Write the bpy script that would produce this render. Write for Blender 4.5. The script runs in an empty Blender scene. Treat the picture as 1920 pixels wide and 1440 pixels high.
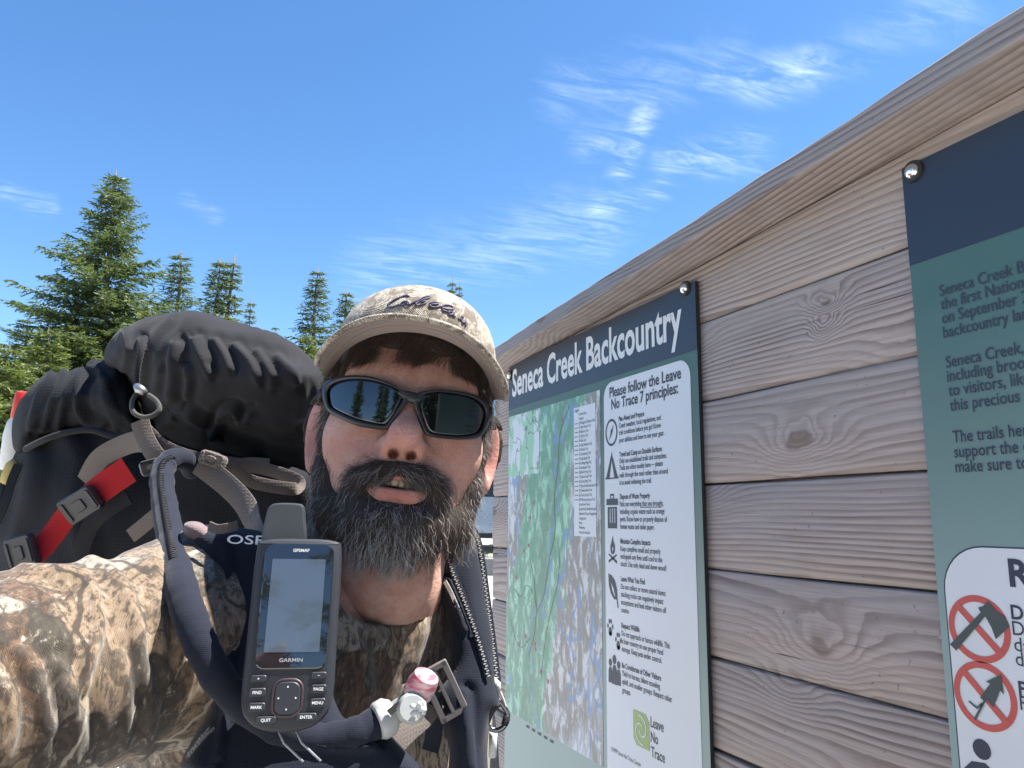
import bpy, bmesh, math, random
import numpy as np
from mathutils import Vector, Matrix

# ------------------------------------------------------------------ camera
FPX = 1420.0                       # focal length in pixels of the 1920x1440 photograph
def unit(v):
    v = np.array(v, float); return v / np.linalg.norm(v)
UP = unit((95, 7910, FPX))         # world up, seen in camera axes (right, up, forward)
WD = np.array((-619.0, -256.0, FPX)); WD = unit(WD - UP * WD.dot(UP))   # along the board wall
XR = np.cross(WD, UP)
if XR[0] < 0: XR = -XR             # towards the wall
M = np.array([XR, WD, UP])         # camera axes -> world axes
CAM = np.array([0.0, 0.0, 1.55])
scene = bpy.context.scene
COL = scene.collection
cd = bpy.data.cameras.new('camera'); cam = bpy.data.objects.new('camera', cd); COL.objects.link(cam)
cd.sensor_fit = 'HORIZONTAL'; cd.sensor_width = 36.0; cd.lens = FPX / 1920 * 36.0
cd.clip_start = 0.02; cd.clip_end = 3000
right, upv, fwd = M @ np.array([1, 0, 0.]), M @ np.array([0, 1, 0.]), M @ np.array([0, 0, 1.])
R = Matrix(((right[0], upv[0], -fwd[0]), (right[1], upv[1], -fwd[1]), (right[2], upv[2], -fwd[2])))
cam.matrix_world = Matrix.Translation(CAM) @ R.to_4x4()
scene.camera = cam

# ------------------------------------------------------------------ light, sky, exposure
SUN_EL = math.radians(64)
SUN_H = unit((0.93, -0.37))
SUN = np.array([SUN_H[0] * math.cos(SUN_EL), SUN_H[1] * math.cos(SUN_EL), math.sin(SUN_EL)])
sd = bpy.data.lights.new('sun', 'SUN'); sd.energy = 5.0; sd.angle = math.radians(0.53); sd.color = (1.0, 0.95, 0.87)
so = bpy.data.objects.new('sun', sd); COL.objects.link(so); so.location = (3, 3, 12)
so.rotation_euler = Vector(-SUN).to_track_quat('-Z', 'Y').to_euler()
vs = scene.view_settings
vs.view_transform = 'Standard'; vs.look = 'None'; vs.exposure = 1.5; vs.gamma = 1.0; vs.use_curve_mapping = False

class NT:
    """small helper to write node graphs"""
    def __init__(s, tree): s.t = tree
    def n(s, typ, inp=None, out=0, **props):
        nd = s.t.nodes.new(typ)
        for k, v in props.items(): setattr(nd, k, v)
        for k, v in (inp or {}).items():
            sock = nd.inputs[k]
            if isinstance(v, bpy.types.NodeSocket): s.t.links.new(v, sock)
            else:
                if getattr(sock, 'type', '') == 'RGBA' and len(v) == 3: v = (*v, 1)
                sock.default_value = v
        if out is None: return nd
        return nd.outputs[out]
    def math(s, op, a, b=0.0, c=0.0, clamp=False):
        nd = s.t.nodes.new('ShaderNodeMath'); nd.operation = op; nd.use_clamp = clamp
        for i, v in enumerate((a, b, c)):
            if isinstance(v, bpy.types.NodeSocket): s.t.links.new(v, nd.inputs[i])
            else: nd.inputs[i].default_value = v
        return nd.outputs[0]
    def vmath(s, op, a, b=(0, 0, 0), out=0):
        nd = s.t.nodes.new('ShaderNodeVectorMath'); nd.operation = op
        for i, v in enumerate((a, b)):
            if isinstance(v, bpy.types.NodeSocket): s.t.links.new(v, nd.inputs[i])
            else: nd.inputs[i].default_value = v
        return nd.outputs[out]
    def mix(s, fac, a, b, blend='MIX'):
        nd = s.t.nodes.new('ShaderNodeMix'); nd.data_type = 'RGBA'; nd.blend_type = blend; nd.clamp_factor = True
        for i, v in ((0, fac), (6, a), (7, b)):
            if isinstance(v, bpy.types.NodeSocket): s.t.links.new(v, nd.inputs[i])
            else: nd.inputs[i].default_value = (*v, 1) if (not isinstance(v, (int, float)) and len(v) == 3) else v
        return nd.outputs[2]
    def ramp(s, fac, stops, interp='LINEAR'):
        nd = s.t.nodes.new('ShaderNodeValToRGB'); cr = nd.color_ramp; cr.interpolation = interp
        while len(cr.elements) > 1: cr.elements.remove(cr.elements[-1])
        for i, (p, c) in enumerate(stops):
            e = cr.elements[0] if i == 0 else cr.elements.new(p)
            e.position = p
            if isinstance(c, (int, float)): c = (c, c, c)
            e.color = (*c, 1)
        s.t.links.new(fac, nd.inputs[0]); return nd.outputs[0]
    def sstep(s, v, a, b):
        nd = s.t.nodes.new('ShaderNodeMapRange'); nd.interpolation_type = 'SMOOTHSTEP'
        s.t.links.new(v, nd.inputs[0]); nd.inputs[1].default_value = a; nd.inputs[2].default_value = b
        return nd.outputs[0]
    def noise(s, vec, scale, detail=4, rough=0.55, dist=0.0, out=0):
        return s.n('ShaderNodeTexNoise', {'Vector': vec, 'Scale': scale, 'Detail': detail, 'Roughness': rough, 'Distortion': dist}, out)
    def scaled(s, vec, sc, loc=(0, 0, 0), rot=(0, 0, 0)):
        return s.n('ShaderNodeMapping', {'Vector': vec, 'Scale': sc, 'Location': loc, 'Rotation': rot})

world = bpy.data.worlds.new('World'); scene.world = world; world.use_nodes = True
wt = world.node_tree; wt.nodes.clear(); W = NT(wt)
sky = W.n('ShaderNodeTexSky', sky_type='NISHITA', sun_disc=False, sun_elevation=SUN_EL,
          sun_rotation=math.atan2(SUN_H[0], SUN_H[1]), altitude=1200, air_density=1.0, dust_density=0.45, ozone_density=1.6)
gen = W.n('ShaderNodeTexCoord', out='Generated')
def sky_dir(px, py): return tuple(unit(M @ np.array([(px - 960) / FPX, -(py - 720) / FPX, 1.0])))
# wisps of cirrus
cl = 0.0
wob = W.n('ShaderNodeVectorMath', {0: W.vmath('SUBTRACT', W.noise(gen, 9.0, 3, 0.6, out=1), (.5, .5, .5)), 3: 0.055}, operation='SCALE')
gw = W.vmath('ADD', gen, wob)
sp_ = W.n('ShaderNodeSeparateXYZ', {0: gen}, None); zc = W.math('MAXIMUM', sp_.outputs[2], 0.05)
sheet = W.n('ShaderNodeCombineXYZ', {0: W.math('DIVIDE', sp_.outputs[0], zc), 1: W.math('DIVIDE', sp_.outputs[1], zc), 2: 0.0})
feather = W.sstep(W.noise(W.scaled(sheet, (4.0, 15.0, 1), rot=(0, 0, .75)), 1.0, 6, 0.68, 0.7), 0.36, 0.74)
def wisp(p0, p1, wid, amp, seed):
    """one feathered cirrus streak between two directions"""
    a, b = np.array(sky_dir(*p0)), np.array(sky_dir(*p1)); L = np.linalg.norm(b - a); ax = (b - a) / L
    d = W.vmath('SUBTRACT', gw, tuple(a))
    t = W.math('DIVIDE', W.vmath('DOT_PRODUCT', d, tuple(ax), out=1), L, clamp=True)
    off = W.vmath('SUBTRACT', d, W.n('ShaderNodeVectorMath', {0: tuple(ax * L), 3: t}, operation='SCALE'))
    m = W.sstep(W.vmath('LENGTH', off, out=1), wid, 0.0)
    return W.math('MULTIPLY', W.math('POWER', m, 1.5), W.math('MULTIPLY', feather, amp))
for w in (((1420, 150), (1500, 140), .05, .75, 1), ((1215, 210), (1165, 320), .028, .8, 2), ((1265, 300), (1400, 290), .045, .6, 3),
          ((1060, 180), (1350, 120), .06, .35, 4), ((1090, 270), (1150, 255), .035, .5, 5), ((1130, 400), (1230, 360), .03, .5, 6),
          ((700, 520), (1120, 420), .08, .35, 7), ((0, 350), (90, 378), .02, .35, 8), ((350, 385), (405, 395), .02, .3, 9), ((1560, 110), (1800, 20), .05, .25, 10)):
    cl = W.math('ADD', W.math('MULTIPLY', cl, 1.0), wisp(*w))
cl = W.math('MINIMUM', W.math('MULTIPLY', cl, 0.40), 0.5)
sky = W.n('ShaderNodeHueSaturation', {'Saturation': 1.22, 'Value': 1.0, 'Color': sky})
skyc = W.mix(cl, sky, (8.6, 9.4, 10.0))
bg = W.n('ShaderNodeBackground', {'Color': skyc, 'Strength': 0.094})
W.n('ShaderNodeOutputWorld', {0: bg}, None)

# ------------------------------------------------------------------ helpers: points
def ray(px, py): return M @ np.array([(px - 960) / FPX, -(py - 720) / FPX, 1.0])
def C(px, py, Z):                  # camera-axes point seen at a pixel at depth Z
    return np.array([(px - 960) / FPX * Z, -(py - 720) / FPX * Z, Z])
def c2w(P): return np.asarray(P) @ M.T + CAM
def P(px, py, Z): return c2w(C(px, py, Z))

# ------------------------------------------------------------------ helpers: objects
def tag(o, label=None, cat=None, group=None, kind=None):
    if label: o['label'] = label
    if cat: o['category'] = cat
    if group: o['group'] = group
    if kind: o['kind'] = kind
    return o
def thing(name, loc, label, cat, group=None):
    o = bpy.data.objects.new(name, None); COL.objects.link(o); o.location = tuple(loc); o.empty_display_size = 0.05
    return tag(o, label, cat, group)
def base_of(o):
    b = np.zeros(3)
    while o is not None:
        b = b + np.array(o.location); o = o.parent
    return b
def mesh_obj(name, verts, faces, mat, parent=None, smooth=True, auto=None, fix=False, label=None):
    """verts in world metres; the object sits in its parent's frame"""
    verts = np.asarray(verts, float)
    loc = np.zeros(3)
    pb = base_of(parent) if parent is not None else None
    if parent is None:
        loc = np.array([verts[:, 0].mean(), verts[:, 1].mean(), verts[:, 2].min()]); off = loc
    else: off = pb
    me = bpy.data.meshes.new(name)
    me.from_pydata((verts - off).tolist(), [], faces if isinstance(faces, list) else np.asarray(faces).tolist())
    if fix:
        bm = bmesh.new(); bm.from_mesh(me); bmesh.ops.recalc_face_normals(bm, faces=bm.faces); bm.to_mesh(me); bm.free()
    me.polygons.foreach_set('use_smooth', [smooth] * len(me.polygons))
    if auto: me.set_sharp_from_angle(angle=math.radians(auto))
    if mat: me.materials.append(mat)
    me.update()
    o = bpy.data.objects.new(name, me); COL.objects.link(o); o.location = tuple(loc)
    if parent is not None: o.parent = parent; o.location = (0, 0, 0)
    if label: o['label'] = label
    return o
class MB:
    """collects shapes into one mesh"""
    def __init__(s): s.v, s.f, s.k = [], [], 0
    def add(s, v, f):
        v = np.asarray(v, float); s.v.append(v); s.f += [[i + s.k for i in q] for q in f]; s.k += len(v)
    def box(s, c, half, axes=None):
        ax = np.eye(3) if axes is None else np.asarray(axes)
        v = [np.asarray(c) + ax[0] * half[0] * a + ax[1] * half[1] * b + ax[2] * half[2] * d for a in (-1, 1) for b in (-1, 1) for d in (-1, 1)]
        s.add(v, [[0, 1, 3, 2], [4, 6, 7, 5], [0, 4, 5, 1], [2, 3, 7, 6], [0, 2, 6, 4], [1, 5, 7, 3]])
    def tube(s, pts, rad, n=8, closed=False, cap=True, flat=1.0, nrm=None):
        v, f = tube_geo(pts, rad, n, closed, cap, flat, nrm); s.add(v, f)
    def build(s, name, mat, parent=None, smooth=False, auto=None, fix=True, label=None):
        return mesh_obj(name, np.concatenate(s.v), s.f, mat, parent, smooth, auto, fix, label)
def tube_geo(pts, rad, n=8, closed=False, cap=True, flat=1.0, nrm=None):
    """tube along pts; flat squashes it along the frame normal (nrm = wanted normal)"""
    pts = np.asarray(pts, float); m = len(pts)
    rad = np.full(m, rad) if np.isscalar(rad) else np.asarray(rad, float)
    if closed: tg = np.roll(pts, -1, 0) - np.roll(pts, 1, 0)
    else: tg = np.gradient(pts, axis=0)
    tg /= np.linalg.norm(tg, axis=1, keepdims=True) + 1e-12
    if nrm is None:
        ref = np.array([0, 0, 1.0]) if abs(tg[0][2]) < .9 else np.array([1.0, 0, 0])
        nr = [unit(ref - tg[0] * ref.dot(tg[0]))]
        for i in range(1, m):
            q = nr[-1] - tg[i] * nr[-1].dot(tg[i]); nr.append(unit(q))
        nr = np.array(nr)
    else:
        nn = np.broadcast_to(np.asarray(nrm, float), (m, 3))
        nr = nn - tg * (nn * tg).sum(1, keepdims=True); nr /= np.linalg.norm(nr, axis=1, keepdims=True) + 1e-12
    bi = np.cross(tg, nr)
    a = np.arange(n) * 2 * math.pi / n
    v = pts[:, None] + rad[:, None, None] * (flat * np.cos(a)[None, :, None] * nr[:, None] + np.sin(a)[None, :, None] * bi[:, None])
    v = v.reshape(-1, 3); f = []
    for i in range(m if closed else m - 1):
        j = (i + 1) % m
        for k in range(n):
            l = (k + 1) % n; f.append([i * n + k, i * n + l, j * n + l, j * n + k])
    if cap and not closed:
        f.append(list(range(n))[::-1]); f.append([(m - 1) * n + k for k in range(n)])
    return v, f
def spline(pts, n, closed=False):
    """Catmull-Rom resample of control points (any dimension)"""
    p = np.asarray(pts, float); m = len(p); out = []
    segs = m if closed else m - 1
    for i in range(segs):
        if closed: a, b, c, d = p[(i - 1) % m], p[i], p[(i + 1) % m], p[(i + 2) % m]
        else: a, b, c, d = p[max(i - 1, 0)], p[i], p[i + 1], p[min(i + 2, m - 1)]
        for t in np.arange(n) / n:
            out.append(.5 * ((2 * b) + (c - a) * t + (2 * a - 5 * b + 4 * c - d) * t * t + (3 * b - a - 3 * c + d) * t ** 3))
    if not closed: out.append(p[-1])
    return np.array(out)
def ribbon(pts, width, thick, nrm, n=1):
    """webbing: strip with a rounded-rectangle section; pts world; nrm = facing"""
    pts = np.asarray(pts, float); m = len(pts)
    width = np.full(m, width) if np.isscalar(width) else np.asarray(width, float)
    tg = np.gradient(pts, axis=0); tg /= np.linalg.norm(tg, axis=1, keepdims=True) + 1e-12
    nn = np.broadcast_to(np.asarray(nrm, float), (m, 3))
    nr = nn - tg * (nn * tg).sum(1, keepdims=True); nr /= np.linalg.norm(nr, axis=1, keepdims=True) + 1e-12
    bi = np.cross(tg, nr)
    sec = [(-.5, -.3), (-.47, -.5), (.47, -.5), (.5, -.3), (.5, .3), (.47, .5), (-.47, .5), (-.5, .3)]
    v = []
    for i in range(m):
        for a, b in sec: v.append(pts[i] + bi[i] * a * width[i] + nr[i] * b * thick)
    f = [[i * 8 + k, i * 8 + (k + 1) % 8, (i + 1) * 8 + (k + 1) % 8, (i + 1) * 8 + k] for i in range(m - 1) for k in range(8)]
    f.append(list(range(8))[::-1]); f.append([(m - 1) * 8 + k for k in range(8)])
    return np.array(v), f

# ------------------------------------------------------------------ helpers: materials
def new_mat(name):
    m = bpy.data.materials.new(name); m.use_nodes = True; m.node_tree.nodes.clear(); return m, NT(m.node_tree)
def finish(T, **inp):
    b = T.n('ShaderNodeBsdfPrincipled', None, None)
    for k, v in inp.items():
        k = k.replace('_', ' ')
        s = b.inputs[k]
        if isinstance(v, bpy.types.NodeSocket): T.t.links.new(v, s)
        else: s.default_value = (*v, 1) if (s.type == 'RGBA' and len(v) == 3) else v
    T.n('ShaderNodeOutputMaterial', {0: b.outputs[0]}, None)
    return b
def bump(T, h, strength=0.3, dist=0.002):
    return T.n('ShaderNodeBump', {'Height': h, 'Strength': strength, 'Distance': dist})
def simple(name, col, rough=0.5, metal=0.0, var=0.12, scale=60.0, bs=0.15, bd=0.0006, **kw):
    """plain colour with fine mottling and relief"""
    m, T = new_mat(name); co = T.n('ShaderNodeTexCoord', out='Object')
    nz = T.noise(co, scale, 5, 0.6)
    c = T.mix(nz, tuple(x * (1 - var) for x in col), tuple(min(1, x * (1 + var)) for x in col))
    r = T.math('ADD', T.math('MULTIPLY', nz, 0.16), rough - 0.08)
    finish(T, Base_Color=c, Roughness=r, Metallic=metal, Normal=bump(T, T.noise(co, scale * 4, 3), bs, bd), **kw)
    return m
def fabric(name, col, rough=0.85, weave=900.0, var=0.18, sheen=0.3, dirt=None, bd=0.0006):
    """woven cloth: fine crossed threads plus soft blotches"""
    m, T = new_mat(name); co = T.n('ShaderNodeTexCoord', out='Object')
    w1 = T.n('ShaderNodeTexWave', {'Vector': co, 'Scale': weave / 6.28, 'Distortion': 0.6, 'Detail': 1.0}, 1, bands_direction='X')
    w2 = T.n('ShaderNodeTexWave', {'Vector': co, 'Scale': weave / 6.28, 'Distortion': 0.6, 'Detail': 1.0}, 1, bands_direction='Z')
    wv = T.math('MAXIMUM', w1, w2)
    nz = T.noise(co, 18.0, 6, 0.6); fine = T.noise(co, 420.0, 2, 0.5)
    c = T.mix(nz, tuple(x * (1 - var) for x in col), tuple(min(1, x * (1 + var)) for x in col))
    c = T.mix(T.math('MULTIPLY', fine, 0.25), c, tuple(min(1, x * 1.6 + .004) for x in col))
    if dirt: c = T.mix(T.sstep(T.noise(co, 7.0, 6, 0.65), 0.55, 0.8), c, dirt)
    h = T.math('ADD', T.math('MULTIPLY', wv, 0.5), fine)
    finish(T, Base_Color=c, Roughness=rough, Specular_IOR_Level=.16, Sheen_Weight=sheen * .6, Sheen_Roughness=0.45, Normal=bump(T, h, 0.5, bd))
    return m
# ================================================================== GROUND
FH = unit((fwd[0], fwd[1]))
def ground_z(x, y):
    s = np.asarray(x) * FH[0] + np.asarray(y) * FH[1]
    t = np.clip(s - 1.0, 0, 90.0)
    return 0.0615 * t + 0.03 * np.clip(s - 20, 0, 60)
def grid_sheet(name, xs, ys, zoff, mat, zf=ground_z):
    X, Y = np.meshgrid(xs, ys, indexing='ij'); Z = zf(X, Y) + zoff
    v = np.stack([X.ravel(), Y.ravel(), Z.ravel()], 1); n = len(ys)
    f = [[i * n + j, (i + 1) * n + j, (i + 1) * n + j + 1, i * n + j + 1] for i in range(len(xs) - 1) for j in range(n - 1)]
    o = mesh_obj(name, v, f, mat); return o
def ground_mat():
    m, T = new_mat('gravel_and_grass'); co = T.n('ShaderNodeTexCoord', out='Object')
    st = T.n('ShaderNodeTexVoronoi', {'Vector': co, 'Scale': 38.0}, None)
    g = T.mix(T.noise(co, 1.2, 6, .6), (.50, .475, .44), (.66, .64, .60))
    g = T.mix(T.math('MULTIPLY', T.n('ShaderNodeSeparateColor', {0: st.outputs['Color']}), .35), g, (.34, .33, .31))
    gr = T.mix(T.noise(co, 5.0, 7, .7), (.045, .075, .02), (.12, .15, .045))
    gm = T.math('MULTIPLY', T.sstep(T.noise(co, .09, 4, .5), .50, .60), T.sstep(T.vmath('LENGTH', T.n('ShaderNodeNewGeometry', out='Position'), out=1), 9.0, 16.0))
    c = T.mix(gm, g, gr)
    finish(T, Base_Color=c, Roughness=.95, Normal=bump(T, T.math('ADD', st.outputs[0], T.noise(co, 20, 6)), .8, .02))
    return m
gx = np.concatenate([np.linspace(-900, -60, 15), np.linspace(-50, 50, 41), np.linspace(60, 900, 15)])
ground = tag(grid_sheet('ground', gx, gx, 0, ground_mat()), kind='structure')
# gravel road behind the photographer's viewpoint, seen mirrored in the lenses
def road_mat():
    m, T = new_mat('road_gravel'); co = T.n('ShaderNodeTexCoord', out='Object')
    c = T.mix(T.noise(co, 3.0, 7, .65), (.34, .32, .29), (.52, .49, .45))
    finish(T, Base_Color=c, Roughness=.95, Normal=bump(T, T.noise(co, 40, 5), .6, .01)); return m
def road():
    c = np.array([(1.5, 2.2), (0.2, -3), (-2.5, -10), (-6.5, -20), (-9, -32), (-9, -48)])
    s = spline(c, 8); t = np.gradient(s, axis=0); t /= np.linalg.norm(t, axis=1, keepdims=True); nn = np.stack([-t[:, 1], t[:, 0]], 1)
    v, f = [], []
    for i, (p, q) in enumerate(zip(s, nn)):
        for a in (-2.1, -.7, .7, 2.1):
            w = p + q * a; v.append((w[0], w[1], float(ground_z(w[0], w[1])) + (.02 if abs(a) > 1 else .045)))
        if i: f += [[(i - 1) * 4 + k, i * 4 + k, i * 4 + k + 1, (i - 1) * 4 + k + 1] for k in range(3)]
    return tag(mesh_obj('gravel_road', v, f, road_mat()), kind='structure')
road()

# ================================================================== BOARD WALL
WALL = 0.75
def on_wall(px, py, x=WALL):
    r = ray(px, py); return CAM + r * (x / r[0])
def wood_mat(name='weathered_plank', gray=0.35, tint=(1, 1, 1)):
    m, T = new_mat(name); co = T.n('ShaderNodeTexCoord', out='Object')
    rnd = T.n('ShaderNodeObjectInfo', out='Random')
    offs = T.n('ShaderNodeCombineXYZ', {0: T.math('MULTIPLY', rnd, 3.1), 1: T.math('MULTIPLY', rnd, 57.0), 2: T.math('MULTIPLY', rnd, 23.0)})
    p = T.vmath('ADD', co, offs)
    sp = T.n('ShaderNodeSeparateXYZ', {0: p}, None); x, y, z = sp.outputs
    # sparse knots bend the rings round themselves
    kv = T.n('ShaderNodeTexVoronoi', {'Vector': T.n('ShaderNodeCombineXYZ', {0: T.math('MULTIPLY', y, 2.3), 1: T.math('MULTIPLY', z, 5.2), 2: 0.0}), 'Scale': 1.0, 'Randomness': .9}, None, voronoi_dimensions='2D')
    kon = T.sstep(T.n('ShaderNodeSeparateColor', {0: kv.outputs['Color']}), .62, .70)
    d = T.math('ADD', kv.outputs[0], T.math('MULTIPLY', T.math('SUBTRACT', T.noise(p, 26, 3), .5), .06))
    kb = T.math('MULTIPLY', T.math('EXPONENT', T.math('MULTIPLY', T.math('MULTIPLY', d, d), -26.0)), kon)
    gp = T.n('ShaderNodeSeparateXYZ', {0: T.n('ShaderNodeNewGeometry', out='Position')}, None)
    for (kx, ky), ry, rz, am in (((1548, 566), .030, .016, 1.0), ((1547, 605), .022, .018, .9), ((1500, 826), .062, .030, 1.1), ((1535, 1215), .075, .040, 1.0), ((1480, 1285), .055, .030, .6), ((1255, 480), .05, .02, .8)):
        kp = on_wall(kx, ky)                      # the knots that show in the boards
        dy = T.math('DIVIDE', T.math('SUBTRACT', T.math('ADD', gp.outputs[1], T.math('MULTIPLY', T.math('SUBTRACT', T.noise(p, 30, 2), .5), .03)), float(kp[1])), ry); dz_ = T.math('DIVIDE', T.math('SUBTRACT', T.math('ADD', gp.outputs[2], T.math('MULTIPLY', T.math('SUBTRACT', T.noise(p, 24, 2), .5), .02)), float(kp[2])), rz)
        kb = T.math('MAXIMUM', kb, T.math('MULTIPLY', T.math('EXPONENT', T.math('MULTIPLY', T.math('ADD', T.math('MULTIPLY', dy, dy), T.math('MULTIPLY', dz_, dz_)), -1.0)), am))
    warp = T.noise(T.scaled(p, (1.0, .9, 5.5)), 1.0, 3, .5)
    warp2 = T.noise(T.scaled(p, (2.0, 2.6, 26.0)), 1.0, 2, .5)
    F = T.math('ADD', 58.0, T.math('MULTIPLY', T.math('FRACT', T.math('MULTIPLY', rnd, 7.31)), 80.0))
    v = T.math('ADD', T.math('MULTIPLY', T.math('ADD', z, T.math('MULTIPLY', x, .55)), F), T.math('ADD', T.math('MULTIPLY', warp, 7.0), T.math('ADD', T.math('MULTIPLY', warp2, 1.0), T.math('MULTIPLY', kb, 4.8))))
    s = T.math('FRACT', v)
    band = T.math('MULTIPLY', T.math('MULTIPLY', T.sstep(s, .25, .86), T.sstep(s, 1.0, .90)), T.math('ADD', .35, T.math('MULTIPLY', T.sstep(T.noise(T.scaled(p, (1, 1.6, 12)), 1.0, 3), .35, .62), .65)))
    fib = T.noise(T.scaled(p, (40, 9, 420)), 1.0, 5, .65)
    big = T.noise(T.scaled(p, (1, 1.4, 5)), 2.0, 5, .6)
    lite = T.mix(big, (.49 * tint[0], .41 * tint[1], .375 * tint[2]), (.39 * tint[0], .335 * tint[1], .32 * tint[2]))
    dark = T.mix(big, (.20 * tint[0], .142 * tint[1], .122 * tint[2]), (.125, .098, .090))
    c = T.mix(T.math('MULTIPLY', band, .95), lite, dark)
    c = T.mix(T.math('MULTIPLY', T.sstep(fib, .35, .75), .50), c, (.20, .165, .145))
    c = T.mix(T.math('MULTIPLY', T.sstep(T.noise(T.scaled(p, (1, 2, 9)), 3.0, 6, .7), .42, .70), gray), c, (.36, .355, .375) if gray < .5 else (.25, .255, .275))
    c = T.mix(T.math('MULTIPLY', T.sstep(kb, .88, .99), .55), c, (.105, .065, .045))
    crack = T.math('MULTIPLY', T.sstep(T.noise(T.scaled(p, (3, 1.3, 75)), 1.0, 4, .6, .4), .655, .685), T.sstep(T.noise(p, 3.0, 2), .40, .52))
    c = T.mix(crack, c, (.03, .022, .018))
    spot = T.sstep(T.noise(p, 120.0, 2, .5), .70, .76)
    c = T.mix(T.math('MULTIPLY', spot, .5), c, (.07, .055, .05))
    h = T.math('SUBTRACT', T.math('ADD', T.math('MULTIPLY', band, -.6), T.math('MULTIPLY', fib, .5)), T.math('MULTIPLY', crack, 2.0))
    finish(T, Base_Color=c, Roughness=T.math('ADD', .62, T.math('MULTIPLY', fib, .25)), Normal=bump(T, h, .40, .0011))
    return m
PLANK = wood_mat(); CAPW = wood_mat('weathered_cap_timber', .80, (.66, .72, .80))
Y0, Y1 = -0.32, 1.885
board = thing('information_board_wall', (WALL + .02, (Y0 + Y1) / 2, 0), 'weathered wooden plank wall carrying two trail information signs', 'board wall')
rng = random.Random(4)
ztop = 1.974
zs = [1.869 - .130 * k for k in range(15)]
def cap_rise(y): return .042 * (.90 - min(max(y, .2), 1.9))
edges = [ztop] + [z for z in zs if z > .05] + [.02]
for k in range(len(edges) - 1):
    z1, z0 = edges[k] - (.0042 if k == 0 else .0012), edges[k + 1] + .0012
    j = rng.uniform(-.0012, .0012); ex = rng.uniform(-.008, .008)
    sec = [(.040, z0 - .004), (.022, z0 - .004), (.022, z0), (.006, z0), (.0012, z0 + .004), (0, z0 + .007), (0, z1 - .004), (.0012, z1 - .0015), (.004, z1), (.040, z1)]
    ys = np.linspace(Y0, Y1 + ex, 24); v, f = [], []
    for i, y in enumerate(ys):
        wob = .0007 * math.sin(y * 5 + k * 2.1) + .0004 * math.sin(y * 17 + k)
        tap = .004 if i == len(ys) - 1 else 0
        for a, b in sec: v.append((WALL + a + j + (tap if a < .01 else 0), y, b + wob + (cap_rise(y) if k == 0 and b > z0 + .02 else 0)))
    n = len(sec)
    for i in range(len(ys) - 1): f += [[i * n + q, i * n + (q + 1) % n, (i + 1) * n + (q + 1) % n, (i + 1) * n + q] for q in range(n)]
    f += [list(range(n))[::-1], [(len(ys) - 1) * n + q for q in range(n)]]
    mesh_obj('plank', v, f, PLANK, board, True, 30, True)
# cap timber over the planks, overhanging the front
r_ = ray(1305, 407); OVER = .076
ctop = (CAM + r_ * ((WALL - OVER) / r_[0]))[2]
def cap():
    sec = [(-OVER + .0015, ztop - .003), (-OVER, ztop - .0012), (-OVER, ctop - .003), (-OVER + .003, ctop), (.11, ctop), (.115, ctop - .006), (.115, ztop - .003)]
    ys = np.linspace(Y0 - .05, Y1 + .03, 160); v, f = [], []; n = len(sec); r2 = random.Random(2)
    ph = [r2.uniform(0, 6) for _ in range(6)]
    for i, y in enumerate(ys):
        for q, (a, b) in enumerate(sec):
            w = .0012 * math.sin(y * 6 + ph[0]) + .0007 * math.sin(y * 19 + ph[1]) + .0004 * math.sin(y * 61 + ph[2])
            v.append((WALL + a + .0005 * math.sin(y * 23), y, b + cap_rise(y) + (w if q in (2, 3) else 0)))
    for i in range(len(ys) - 1): f += [[i * n + q, i * n + (q + 1) % n, (i + 1) * n + (q + 1) % n, (i + 1) * n + q] for q in range(n)]
    f += [list(range(n))[::-1], [(len(ys) - 1) * n + q for q in range(n)]]
    o = mesh_obj('cap_timber', v, f, CAPW, board, True, 35, True)
    o.data.materials.append(PLANK)          # the sheltered underside kept its brown
    for p in o.data.polygons:
        if p.normal.z < -.9: p.material_index = 1
cap()
for y in (Y0 + .14, 0.80, Y1 - .14):
    b = MB(); b.box((WALL + .086, y, .98), (.045, .045, .985)); b.build('post', PLANK, board)

# ================================================================== SIGNS
SX = 0.7405                         # front plane of the sign panels
def sgn(px, py): return on_wall(px, py, SX)
TH_RED = simple('trailhead_red', (.5, .12, .2), .5)
INK = simple('printed_ink', (.035, .045, .075), .5, var=.05)
LETTER_WHITE = simple('letter_white', (.70, .72, .76), .5, var=.04)
PANEL_WHITE = simple('print_white', (.66, .69, .74), .42, var=.03, scale=15)
HEADER = simple('header_navy', (.022, .032, .055), .35, var=.08, scale=8)
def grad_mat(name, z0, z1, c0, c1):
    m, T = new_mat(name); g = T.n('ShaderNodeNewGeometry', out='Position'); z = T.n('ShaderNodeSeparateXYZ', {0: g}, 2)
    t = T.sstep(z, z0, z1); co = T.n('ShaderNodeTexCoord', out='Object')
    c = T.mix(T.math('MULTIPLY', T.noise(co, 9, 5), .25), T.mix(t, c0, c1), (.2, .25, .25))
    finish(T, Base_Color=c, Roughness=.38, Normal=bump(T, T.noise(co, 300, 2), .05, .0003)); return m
GREEN = grad_mat('sign_green_print_glare', 1.10, 1.80, (.25, .36, .35), (.035, .10, .08))  # printed fade to sage, with lens glare painted into the paler lower part
RED_PRINT = simple('print_red', (.52, .10, .09), .45, var=.06)
EDGE = simple('panel_edge_black', (.02, .022, .026), .4)
BOLT = simple('bolt_steel', (.78, .79, .80), .12, 1.0, var=.03, bs=.02)
RUBBER = simple('washer_black', (.018, .018, .02), .5)
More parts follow.
